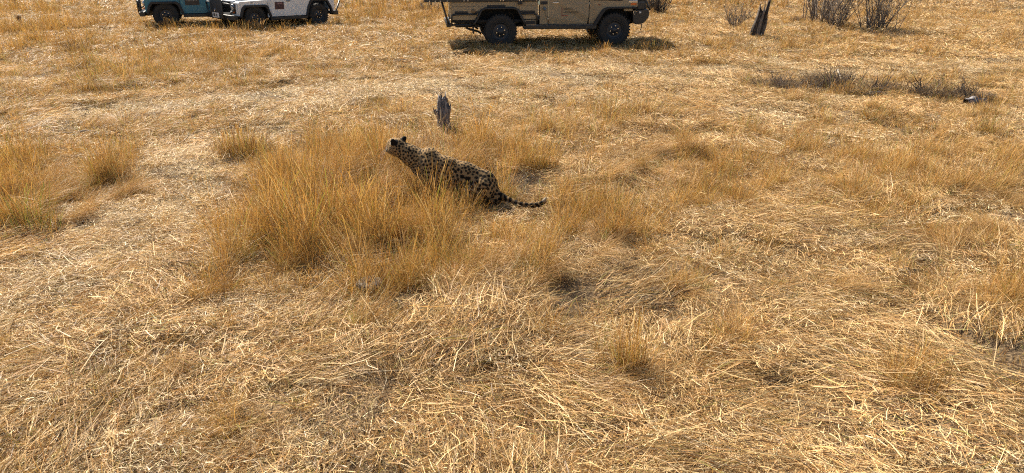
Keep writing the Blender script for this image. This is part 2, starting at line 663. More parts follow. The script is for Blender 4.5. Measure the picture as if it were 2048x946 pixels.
def sample(rate, ymin, ymax, margin=1.15):
    """random points over the ground in view (and some way beside it)"""
    hw = 1024 / FPX * margin
    n = int(rate * (ymax - ymin) * (hw * (ymin + ymax) / 2 + 1.2) * 2 * 1.2)
    y = RNG.uniform(ymin, ymax, n * 2)
    k = (hw * (y * .92 + 1.1) + .8)
    keep = RNG.random(n * 2) < k / k.max()
    y, k = y[keep], k[keep]
    x = RNG.uniform(-1, 1, len(y)) * k
    area = (ymax - ymin) * 2 * (hw * (.92 * (ymin + ymax) / 2 + 1.1) + .8)
    m = min(len(x), int(rate * area))
    return x[:m], y[:m]


def off_leopard(x, y, pad=0.0):
    dx, dy = x - HIP[0], y - HIP[1]
    c, s = math.cos(LEO_HEAD), math.sin(LEO_HEAD)
    u, v = dx * c + dy * s, -dx * s + dy * c
    t = (u > -.78) & (u < -.15) & (v > -.04) & (v < .34)
    return ~((u > -.18 - pad) & (u < .80 + pad) & (np.abs(v) < .17 + pad)) & ~t


HOLES = [(G(px, py), r) for px, py, r in ((1066, 366, .40), (1085, 390, .26), (938, 492, .18), (985, 505, .12), (1135, 592, .24), (490, 566, .18), (100, 482, .22), (945, 640, .12), (880, 300, .14), (650, 590, .14), (742, 596, .11))]


def in_hole(x, y):
    """small bare hollows in the grass where the soil shows"""
    m = np.zeros(len(x), bool)
    for (cx, cy), r in HOLES:
        m |= np.hypot((x - cx) * .8, y - cy) < r
    return m


def height_cap(x, y):
    """the animal has trodden the grass down round itself and its tail"""
    dx, dy = x - HIP[0], y - HIP[1]
    c, s = math.cos(LEO_HEAD), math.sin(LEO_HEAD)
    u, v = dx * c + dy * s, -dx * s + dy * c
    near = (v > -.05) & (v < 1.25) & (u > -.85) & (u < .95)
    cap = np.where(u < -.12, .08 + .22 * np.clip(v - .20, 0, 2), np.where(u < .32, .33 + .18 * np.clip(v - .15, 0, 1), .60))
    return np.where(near, cap, 9.0)


LOD = [(2.2, 9.5, 1.0, 1.0), (9.5, 17.0, 1.45, .72), (17.0, 30.0, 2.5, .42), (30.0, 58.0, 4.8, .22)]
LODN = ["near", "middle", "back", "far"]


def build_grass():
    rng = np.random.default_rng(21)
    for li, (y0, y1, wm, cnt) in enumerate(LOD):
        nm = ["", "", "", ""][li]
        where = ["in the foreground", "around the middle of the clearing", "round the vehicles", "at the far end of the clearing"][li]
        N = lambda k: max(12, int(k * cnt))
        size = .40 if li < 2 else .62
        lit = library("straw_litter_patch", [litter_clump(rng, N(1750), size, wm, 4, P_PALE) for _ in range(6)], STRAW)
        cmb = library("combed_straw_patch", [litter_clump(rng, N(460), size * .8, wm ** .7, .38, P_PALE, .09, .33, .07) for _ in range(5)], STRAW)
        stb = library("stubble_patch", [merge([stubble(rng, N(260), size, wm, P_MIX, .03, .13), stubble(rng, N(60), size, wm, P_GREEN, .02, .08)]) for _ in range(4)], BLADE)
        tal = library("standing_grass_tuft", [tuft(rng, N(105), .21, .5, 1.0, wm * 1.4, P_GOLD if k % 4 else P_MIX, .28, .8) for k in range(7)], BLADE)
        lea = library("leaning_grass_tuft", [tuft(rng, N(100), .15, .7, 1.1, wm, P_MIX, .75, .75, 0.0, .28, heads=False) for k in range(5)], BLADE)
        grn = library("green_grass_tuft", [tuft(rng, N(40), .10, .5, 1.0, wm, P_GREEN, .2, .4, heads=False) for k in range(3)], BLADE)

        # ---- flattened straw everywhere
        rate = [4.6, 3.6, 2.0, 1.2][li]
        x, y = sample(rate, y0, y1)
        d, h = tall_density(x, y)
        patchy = wave_noise(x, y, .5, 4, 9.0)
        keep = ~in_hole(x, y) & (RNG.random(len(x)) > np.minimum(.55 * d + .6 * on_track(x, y), .8)) & (patchy > -2.2 + .25 * RNG.random(len(x)))
        x, y = x[keep], y[keep]
        p = np.stack([x, y, ground_z(x, y)], 1)
        o = scatter("straw_litter", lit, 6, p, RNG.uniform(-3.14, 3.14, len(x)), RNG.uniform(.8, 1.25, len(x)), "pale broken straw lying flat over the soil " + where, "straw")
        # ---- crushed pale chaff in the worn tracks
        cru = library("crushed_straw_patch", [litter_clump(rng, N(1300), size, wm, 4, P_CHAFF, .015, .085, .022) for _ in range(4)], STRAW)
        x, y = sample([9, 7, 3.6, 1.2][li], y0, y1)
        keep = (on_track(x, y) > .2 + .4 * RNG.random(len(x))) | (RNG.random(len(x)) < .15)
        keep &= ~in_hole(x, y)
        x, y = x[keep], y[keep]
        p = np.stack([x, y, ground_z(x, y) + .02], 1)
        scatter("crushed_straw", cru, 4, p, RNG.uniform(-3.14, 3.14, len(x)), RNG.uniform(.8, 1.2, len(x)), "pale crushed chaff along the worn tracks " + where, "straw")
        # ---- combed swathes
        x, y = sample([5, 3.4, 1.6, .8][li], y0, y1)
        keep = wave_noise(x, y, 1.0, 6, 3.0) > .05
        cx, cy = G(975, 655)
        keep |= (np.hypot(x - cx, y - cy) < 1.3)
        keep &= ~in_hole(x, y)
        x, y = x[keep], y[keep]
        p = np.stack([x, y, ground_z(x, y) + .012], 1)
        scatter("combed_straw", cmb, 5, p, flow(x, y) + RNG.normal(0, .22, len(x)), RNG.uniform(.75, 1.25, len(x)), "long pale straw pressed down in swathes " + where, "straw")
        # ---- short stubble
        x, y = sample([3.2, 3.0, 2.0, 1.0][li], y0, y1)
        keep = (RNG.random(len(x)) > .8 * on_track(x, y)) & ~in_hole(x, y)
        x, y = x[keep], y[keep]
        p = np.stack([x, y, ground_z(x, y)], 1)
        scatter("short_grass", stb, 4, p, RNG.uniform(-3.14, 3.14, len(x)), RNG.uniform(.7, 1.3, len(x)), "short dry stubble with a few green blades " + where, "grass")
        # ---- standing golden grass
        x, y = sample([88, 56, 28, 10][li], y0, y1)
        d, h = tall_density(x, y)
        cl = wave_noise(x, y, .3, 1.1, 4.0)
        keep = (RNG.random(len(x)) < d * (.50 + 1.0 * fade(cl, -.8, .8))) & off_leopard(x, y) & ~in_hole(x, y)
        cl = cl[keep]
        x, y, d, h = x[keep], y[keep], d[keep], h[keep]
        sc = 1.10 * h * RNG.uniform(.55, 1.15, len(x)) * (.62 + .38 * d) * np.clip(1 + .18 * cl, .6, 1.3)
        sc = np.minimum(sc, height_cap(x, y))
        p = np.stack([x, y, ground_z(x, y)], 1)
        w3 = np.stack([np.maximum(sc, .45) * 1.0, np.maximum(sc, .45) * 1.0, sc], 1)
        leaning = (wave_noise(x, y, 1.0, 6, 7.0) + .5 * fade(x, .8, 2.6) * (y < 14) + RNG.normal(0, .5, len(x))) > .85
        st = ~leaning
        scatter("standing_grass", tal, 7, p[st], RNG.uniform(-3.14, 3.14, st.sum()), w3[st], "upright golden dry grass in thick patches " + where, "grass", .10)
        if leaning.sum():
            scatter("leaning_grass", lea, 5, p[leaning], (.55 + 1.3 * wave_noise(p[leaning, 0], p[leaning, 1], .5, 3, 2.0) + RNG.normal(0, .4, leaning.sum())), w3[leaning] * 1.15, "golden grass bent over sideways " + where, "grass", .08)
        # ---- green blades among the gold
        x, y = sample([9, 7, 2.5, 1][li], y0, y1)
        d, h = tall_density(x, y)
        keep = ((d > .5) & (RNG.random(len(x)) < .75) | (RNG.random(len(x)) < .10)) & off_leopard(x, y) & ~in_hole(x, y)
        x, y, d, h = x[keep], y[keep], d[keep], h[keep]
        sc = np.minimum(np.where(d > .5, h * RNG.uniform(.6, 1.05, len(x)), RNG.uniform(.06, .12, len(x))), height_cap(x, y))
        p = np.stack([x, y, ground_z(x, y)], 1)
        w3 = np.stack([np.maximum(sc, .3), np.maximum(sc, .3), sc], 1)
        scatter("green_grass", grn, 3, p, RNG.uniform(-3.14, 3.14, len(x)), w3, "thin green blades scattered among dry grass " + where, "grass")


build_grass()


# ------------------------------------------------------------------ leopard
def sd_cone(P, a, b, ra, rb, sy=1.0):
    """distance to a round cone from a to b (cheap form), y squashed by sy"""
    a = np.array(a, np.float32)
    b = np.array(b, np.float32)
    Q = P.copy()
    if sy != 1.0:
        ym = (a[1] + b[1]) / 2
        Q[..., 1] = (Q[..., 1] - ym) / sy + ym
    ab = b - a
    t = np.clip(((Q - a) @ ab) / (ab @ ab + 1e-9), 0, 1)
    d = np.linalg.norm(Q - (a + t[..., None] * ab), axis=-1)
    return (d - (ra + (rb - ra) * t)) * (sy if sy < 1 else 1)


def smin(a, b, k):
    h = np.clip(.5 + .5 * (b - a) / k, 0, 1)
    return b * (1 - h) + a * h - k * h * (1 - h)


def surface_nets(F, org, step):
    nx, ny, nz = F.shape
    ins = F < 0
    c = np.zeros((nx - 1, ny - 1, nz - 1), np.int8)
    corners = [(i, j, k) for i in (0, 1) for j in (0, 1) for k in (0, 1)]
    for i, j, k in corners:
        c += ins[i:nx - 1 + i, j:ny - 1 + j, k:nz - 1 + k]
    act = (c > 0) & (c < 8)
    ids = np.full(act.shape, -1, np.int64)
    A = np.argwhere(act)
    ids[act] = np.arange(len(A))
    acc = np.zeros((len(A), 3))
    cnt = np.zeros(len(A))
    for p in corners:
        for ax in range(3):
            if p[ax] == 0:
                q = list(p)
                q[ax] = 1
                f0 = F[A[:, 0] + p[0], A[:, 1] + p[1], A[:, 2] + p[2]]
                f1 = F[A[:, 0] + q[0], A[:, 1] + q[1], A[:, 2] + q[2]]
                cr = (f0 < 0) != (f1 < 0)
                t = np.where(cr, f0 / np.where(cr, f0 - f1, 1), 0)
                pt = np.tile(np.array(p, float), (len(A), 1))
                pt[:, ax] = t
                acc[cr] += pt[cr]
                cnt[cr] += 1
    V = (A + acc / cnt[:, None]) * step + org
    quads = []
    for ax in range(3):
        s0 = [slice(None)] * 3
        s1 = [slice(None)] * 3
        s0[ax] = slice(0, F.shape[ax] - 1)
        s1[ax] = slice(1, F.shape[ax])
        cr = ins[tuple(s0)] != ins[tuple(s1)]
        E = np.argwhere(cr)
        o1, o2 = [a for a in range(3) if a != ax]
        E = E[(E[:, o1] > 0) & (E[:, o2] > 0) & (E[:, o1] < F.shape[o1] - 1) & (E[:, o2] < F.shape[o2] - 1)]
        out = ins[E[:, 0], E[:, 1], E[:, 2]]
        q = []
        for d1, d2 in ((0, 0), (1, 0), (1, 1), (0, 1)):
            e = E.copy()
            e[:, o1] -= d1
            e[:, o2] -= d2
            q.append(ids[e[:, 0], e[:, 1], e[:, 2]])
        q = np.stack(q, 1)
        flip = out if ax != 1 else ~out
        q[flip] = q[flip][:, ::-1]
        quads.append(q)
    return V, np.concatenate(quads)


def build_leopard():
    gz = float(ground_z(HIP[0], HIP[1]))
    root = empty("leopard", (HIP[0], HIP[1], gz), (0, 0, LEO_HEAD))
    tag(root, "spotted leopard half sitting in tall golden grass, looking away to the left", "leopard")
    st = .0075
    org = np.array([-.86, -.31, -.02])
    dim = (int(2.14 / st), int(.60 / st), int(.86 / st))
    gx, gy, gzz = [org[i] + np.arange(dim[i]) * st for i in range(3)]
    P = np.stack(np.meshgrid(gx, gy, gzz, indexing='ij'), -1).astype(np.float32)
    F = np.full(dim, 9.0, np.float32)

    def add(a, b, ra, rb, k=.035, sy=1.0):
        pad = max(ra, rb) * max(sy, 1) + .10
        lo = np.minimum(a, b) - pad
        hi = np.maximum(a, b) + pad
        i0 = np.clip(((lo - org) / st).astype(int), 0, np.array(dim))
        i1 = np.clip(((hi - org) / st).astype(int) + 1, 0, np.array(dim))
        sl = tuple(slice(i0[i], i1[i]) for i in range(3))
        F[sl] = smin(F[sl], sd_cone(P[sl], a, b, ra, rb, sy), k)
    # trunk: hips low, shoulders high
    add((.00, 0, .300), (.20, 0, .372), .150, .134, .03, .80)
    add((.20, 0, .372), (.42, 0, .414), .134, .136, .05, .80)
    add((.42, 0, .414), (.62, 0, .455), .138, .140, .05, .80)
    add((.62, 0, .45), (.73, 0, .42), .138, .105, .05, .84)
    add((.30, 0, .30), (.60, 0, .33), .10, .12, .06, .85)
    add((-.02, 0, .27), (-.13, 0, .17), .135, .085, .05, .95)
    add((.615, .040, .566), (.57, .065, .48), .052, .082, .06)
    add((.615, -.040, .566), (.57, -.065, .48), .052, .082, .06)
    # neck and head (the head turned away from the viewer)
    hy = math.radians(-32)
    zs = [1.0]
    hc = np.array([1.0, 0, .615])
    hd = np.array([math.cos(hy), math.sin(hy), 0])
    hl = np.array([-math.sin(hy), math.cos(hy), 0])

    def H(f, l, u):
        f, l, u = f * 1.10, l * 1.08, u * 1.04 * zs[0]
        return hc + hd * f + hl * l + np.array([0, 0, u])
    add((.64, 0, .475), (.84, 0, .540), .140, .100, .05, .90)
    add((.84, 0, .545), H(-.02, 0, .0), .100, .086, .05)
    add(H(-.015, 0, .012), H(.055, 0, .012), .089, .083, .03)
    add(H(.02, .036, -.020), H(.07, .028, -.025), .052, .042, .03)
    add(H(.02, -.036, -.020), H(.07, -.028, -.025), .052, .042, .03)
    add(H(.09, 0, -.012), H(.140, 0, -.028), .057, .044, .03)
    add(H(.10, .018, -.035), H(.140, .016, -.042), .032, .026, .02)
    add(H(.10, -.018, -.035), H(.140, -.016, -.042), .032, .026, .02)
    add(H(.158, 0, -.018), H(.162, 0, -.022), .015, .014, .012)
    add(H(.09, 0, -.062), H(.135, 0, -.066), .030, .022, .02)
    add(H(.075, .034, .038), H(.085, .030, .036), .024, .022, .02)
    add(H(.075, -.034, .038), H(.085, -.030, .036), .024, .022, .02)
    ears = []
    for s in (1, -1):
        e0, e1 = H(-.024, .058 * s, .056), H(-.036, .074 * s, .090)
        ears.append((e0 + e1) / 2)
        add(e0, e1, .029, .024, .012)
        add(H(-.022, .062 * s, .070), H(-.026, .066 * s, .080), .032, .026, .01)
    # limbs
    for s in (1, -1):
        add((.60, .075 * s, .47), (.56, .105 * s, .32), .088, .066, .04)
        add((.56, .105 * s, .32), (.60 + .02 * s, .095 * s, .15), .060, .042, .03)
        add((.60 + .02 * s, .095 * s, .15), (.61 + .02 * s, .09 * s, .05), .040, .037, .02)
        add((.61 + .02 * s, .09 * s, .04), (.67 + .02 * s, .09 * s, .035), .044, .040, .02)
        add((-.02, .085 * s, .27), (.12, .125 * s, .20), .122, .108, .025, .85)
        add((.13, .115 * s, .20), (.21, .125 * s, .14), .100, .066, .04)
        add((.20, .13 * s, .13), (.02, .115 * s, .075), .060, .040, .03)
        add((.02, .115 * s, .055), (.17, .12 * s, .040), .038, .036, .02)
        add((.17, .12 * s, .035), (.21, .12 * s, .035), .042, .038, .02)
    # tail: down behind, along the grass, tip turned up
    tp = [(-.15, 0, .205), (-.22, .02, .19), (-.31, .05, .168), (-.41, .08, .150), (-.51, .09, .142), (-.60, .08, .145), (-.665, .06, .158), (-.70, .035, .182), (-.712, .01, .205)]
    tr = [.046, .036, .029, .026, .025, .025, .024, .022, .015]
    for i in range(len(tp) - 1):
        add(tp[i], tp[i + 1], tr[i], tr[i + 1], .015)
    V, Q = surface_nets(F, org, st)
    # relax a little
    e = np.concatenate([Q[:, [0, 1]], Q[:, [1, 2]], Q[:, [2, 3]], Q[:, [3, 0]]])
    e = np.concatenate([e, e[:, ::-1]])
    for _ in range(2):
        s_ = np.zeros_like(V)
        n_ = np.zeros(len(V))
        np.add.at(s_, e[:, 0], V[e[:, 1]])
        np.add.at(n_, e[:, 0], 1)
        V = V * .5 + .5 * s_ / np.maximum(n_, 1)[:, None]
    V[:, 2] *= 1.10
    hc[2] *= 1.10
    zs[0] = 1.10
    ears = [e_ * np.array([1, 1, 1.1]) for e_ in ears]
    # ---- coat
    rng = np.random.default_rng(5)
    x, y, z = V.T
    rel = (V - hc)
    hf, hlq, hu = rel @ hd, rel @ hl, rel[:, 2] / 1.1
    onhead = (hf > -.07) & (x > .88)
    ontail = x < -.21
    back = np.interp(x, [-.15, 0, .2, .42, .62, .88, 1.05], [.22, .42, .49, .55, .59, .62, .67]) * 1.1
    up = np.clip((z - (back - .27)) / .27, 0, 1)
    tawny = np.array([.285, .180, .083])
    buff = np.array([.27, .20, .122])
    cream = np.array([.46, .40, .31])
    C = buff + (tawny - buff) * fade(up, .25, .95)[:, None]
    under = (1 - fade(up, .0, .28)) * (x > .1) * (np.abs(y) < .1)
    C = C + (cream - C) * under[:, None] * .8
    f = fade(hf, .03, .10) * (1 - fade(hu, -.03, .03)) * onhead
    C = C + (cream - C) * f[:, None] * .5
    sp = np.full(len(V), .036)
    sp = np.where(x < .22, .054, sp)
    sp = np.where((x < .3) & (up > .70), .036, sp)
    sp = np.where((up > .84) & (x > .05), .028, sp)
    sp = np.where(x > .66, .029, sp)
    sp = np.where(onhead, .019, sp)
    sp = np.where((z < .2) & (x > .3), .033, sp)
    order = rng.permutation(len(V))
    free = np.ones(len(V), bool)
    best = np.full(len(V), 9.0)
    second = np.full(len(V), 9.0)
    for i in order:
        if not free[i] or ontail[i]:
            continue
        el = rng.uniform(.85, 1.3)
        dv = V - V[i]
        near = np.abs(dv[:, 0]) < .12
        dd = np.full(len(V), 9.0)
        q = dv[near].copy()
        q[:, 0] /= el
        q[:, 2] *= el ** .5
        dist = np.sqrt((q ** 2).sum(1))
        dd[near] = dist
        free &= ~(np.sqrt((dv ** 2).sum(1)) < sp[i] * rng.uniform(.92, 1.08))
        best = np.minimum(best, dd / (sp[i] * rng.uniform(.9, 1.12)))
    wob = .05 * np.sin(x * 210 + 3 * np.sin(z * 130)) + .05 * np.sin(z * 190 + y * 160)
    thr = np.where(onhead, .38, np.where(x < .3, .49, .455))
    thr = np.where(onhead & (hf > .08), .26, thr)
    k = 1 - fade(best + wob, thr - .045, thr + .045)
    black = np.array([.014, .011, .009])
    C = C + (black - C) * k[:, None]
    C[ontail] *= .62
    # tail rings
    tl = np.clip((-.20 - x), 0, 1) + np.clip(z - .17, 0, 1) * (x < -.6)
    ring = (np.sin(tl * 2 * math.pi / .062 + .6) > np.interp(tl, [0, .3, .55], [-.2, -.45, -.6])) & ontail & (z > np.interp(-x, [.2, .5, .7], [.0, .035, .05]))
    C[ring] = black
    tip = (x < -.685) & (z > .20)
    C[tip] = cream * .55
    # ears: black backs, pale rims; nose, lips, eye lines
    for s, ec in zip((1, -1), ears):
        dE = np.linalg.norm(V - ec, axis=1)
        m_ = (dE < .055) & (hu > .048) & (hf < -.018)
        C[m_] = black
        m_ = (dE < .06) & (hu > .048) & (hf >= -.018) & (np.abs(hlq) > .048)
        C[m_] = cream
        m_ = (dE < .07) & (hu > .118)
        C[m_] = cream * .5
    C[(hf > .150) & (hu > -.040)] = (.09, .045, .04)
    C[(hf > .112) & (hu < -.046) & (hu > -.064)] = black
    C[(hf > .125) & (hu < -.060)] = black * 1.5
    for s in (1, -1):
        C[np.linalg.norm(V - H(.098, .040 * s, .018), axis=1) < .015] = black
        C[(np.abs(hu - (.012 - .4 * (hf - .10))) < .006) & (hf > .09) & (hf < .125) & (hlq * s > .02)] = black
    me = mesh_np("body", V, Q, col=C)
    m = bpy.data.materials.new("leopard_fur")
    m.use_nodes = True
    nt = m.node_tree
    b = nt.nodes["Principled BSDF"]
    at = nt.nodes.new("ShaderNodeAttribute")
    at.attribute_name = "col"
    tc = nt.nodes.new("ShaderNodeTexCoord")
    mp = nt.nodes.new("ShaderNodeMapping")
    mp.inputs["Scale"].default_value = (90, 260, 260)
    nz = nt.nodes.new("ShaderNodeTexNoise")
    nz.inputs["Scale"].default_value = 1.0
    nz.inputs["Detail"].default_value = 3
    nt.links.new(tc.outputs["Object"], mp.inputs[0])
    nt.links.new(mp.outputs[0], nz.inputs["Vector"])
    mr = nt.nodes.new("ShaderNodeMapRange")
    mr.inputs[3].default_value = .75
    mr.inputs[4].default_value = 1.25
    nt.links.new(nz.outputs["Fac"], mr.inputs[0])
    hs = nt.nodes.new("ShaderNodeHueSaturation")
    nt.links.new(at.outputs["Color"], hs.inputs["Color"])
    nt.links.new(mr.outputs[0], hs.inputs["Value"])
    nt.links.new(hs.outputs[0], b.inputs["Base Color"])
    b.inputs["Roughness"].default_value = .85
    b.inputs["Specular IOR Level"].default_value = .08
    b.inputs["Sheen Weight"].default_value = .0
    b.inputs["Sheen Roughness"].default_value = .4
    bp = nt.nodes.new("ShaderNodeBump")
    bp.inputs["Strength"].default_value = .5
    bp.inputs["Distance"].default_value = .006
    nt.links.new(nz.outputs["Fac"], bp.inputs["Height"])
    nt.links.new(bp.outputs["Normal"], b.inputs["Normal"])
    obj("body", me, m, root, smooth=True)
    eye = mat("leopard_eye", (.30, .24, .06), .12)
    for s in (1, -1):
        bm = bmesh.new()
        bmesh.ops.create_uvsphere(bm, u_segments=12, v_segments=8, radius=.0115, matrix=Matrix.Translation(Vector(H(.102, .040 * s, .018))))
        obj("eye", bm_mesh("eye", bm), eye, root, smooth=True)
    wk = mat("whisker", (.8, .78, .72), .4)
    bm = bmesh.new()
    for s in (1, -1):
        for q in range(7):
            a0 = H(.125 + .004 * (q % 3), .030 * s, -.030 - .005 * (q // 2))
            a1 = a0 + hd * .02 + hl * .055 * s + np.array([0, 0, -.010 - .008 * q])
            a2 = a1 + hd * -.02 + hl * .055 * s + np.array([0, 0, -.030 - .008 * q])
            bm_tube(bm, [a0, a1, a2], [.0011, .0008, .0004], 4)
    w = obj("whiskers", bm_mesh("whiskers", bm), wk, root)
    tag(w, kind="stuff")
    return root


build_leopard()

# ------------------------------------------------------------------ vehicles
TYRE = mat("tyre_rubber", (.020, .019, .018), .85, noise=(14, (.035, .031, .026), .25))
BLACK = mat("black_steel", (.014, .014, .015), .45, noise=(9, (.030, .027, .023), .3))
BLACKP = mat("black_plastic", (.018, .018, .019), .65)
STEEL = mat("bright_steel", (.62, .62, .63), .25, 1.0)
GREYST = mat("grey_wheel_steel", (.045, .045, .048), .5, .3)
DARKIN = mat("dark_interior", (.012, .012, .012), .9)
GLASS = mat("lamp_glass", (.55, .57, .6), .08, .6)
ORANGE = mat("orange_lens", (.55, .13, .02), .25)
WHITEP = mat("white_plate", (.62, .62, .60), .5)
RED = mat("red_print", (.30, .045, .03), .6)
PRINT = mat("dark_print", (.035, .028, .02), .6)
GREENC = mat("green_canvas", (.06, .07, .04), .9)


def paint(name, c, dust):
    return mat(name, c, .5, 0, .35, noise=(2.2, tuple(a * .8 + b * .2 for a, b in zip(c, dust)), .35), coat=.05)


TANP = paint("sand_paint", (.30, .235, .150), (.30, .22, .13))
WHITE = paint("white_paint", (.74, .74, .73), (.45, .36, .25))
BLUE = paint("petrol_blue_paint", (.030, .185, .250), (.30, .22, .13))


def wheel(root, x, y, r, w, side, z=None):
    e = empty("wheel")
    e.parent = root
    e.location = (x, y, r if z is None else z)
    bm = bmesh.new()
    h = w / 2
    bm_lathe_y(bm, [(r * .56, -h + .03), (r * .62, -h + .012), (r * .80, -h), (r * .93, -h + .012), (r * .975, -h + .045), (r * .98, 0), (r * .975, h - .045), (r * .93, h - .012), (r * .80, h), (r * .62, h - .012), (r * .56, h - .03)], 48)
    n = 34
    for k in range(n):
        a = 2 * math.pi * k / n
        for yy, off in ((-h * .62, 0), (h * .62, .5), (0, .25)):
            aa = a + off * 2 * math.pi / n
            M = Matrix.Rotation(aa, 4, 'Y') @ Matrix.Translation((r * .985, yy, 0)) @ Matrix.Diagonal((r * .05, h * .62, r * .085, 1))
            bmesh.ops.create_cube(bm, size=1.0, matrix=M)
    obj("tyre", bm_mesh("tyre", bm), TYRE, e)
    bm = bmesh.new()
    s = side
    bm_lathe_y(bm, [(r * .57, s * (h - .03)), (r * .555, s * (h - .015)), (r * .52, s * (h - .04)), (r * .48, s * (h - .075)), (r * .36, s * (h - .085)), (r * .30, s * (h - .055)), (r * .20, s * (h - .05)), (r * .17, s * (h - .02)), (r * .10, s * (h + .005)), (.001, s * (h + .008))], 32)
    bm_lathe_y(bm, [(r * .57, s * (h - .03)), (r * .50, -s * (h - .05)), (.001, -s * (h - .05))], 32)
    rim = obj("rim", bm_mesh("rim", bm), GREYST, e, smooth=True)
    bm = bmesh.new()
    for k in range(6):
        a = 2 * math.pi * k / 6 + .3
        bm_tube(bm, [(r * .25 * math.cos(a), s * (h - .06), r * .25 * math.sin(a)), (r * .25 * math.cos(a), s * (h - .03), r * .25 * math.sin(a))], .013, 6)
    tag(obj("wheel_nuts", bm_mesh("wheel_nuts", bm), STEEL, e), kind="stuff")
    return e


def settle(root, z0, k, dz):
    """set the body lower on its springs: everything but the running gear"""
    def move(o):
        if abs(o.location.z) > .01:
            o.location.z = z0 + (o.location.z - z0) * k + dz
        elif o.type == 'MESH':
            for v in o.data.vertices:
                v.co.z = z0 + (v.co.z - z0) * k + dz
        for c in o.children:
            move(c)
    for c in root.children:
        if c.name.split(".")[0] not in ("wheel", "axle", "leaf_spring"):
            move(c)


def seat(root, x, y0, y1, z):
    e = empty("bench_seat")
    e.parent = root
    box("seat_cushion", x - .25, x + .25, y0, y1, z, z + .13, GREENC, e, .04, 3)
    box("seat_back", x - .33, x - .22, y0, y1, z + .10, z + .46, GREENC, e, .04, 3)


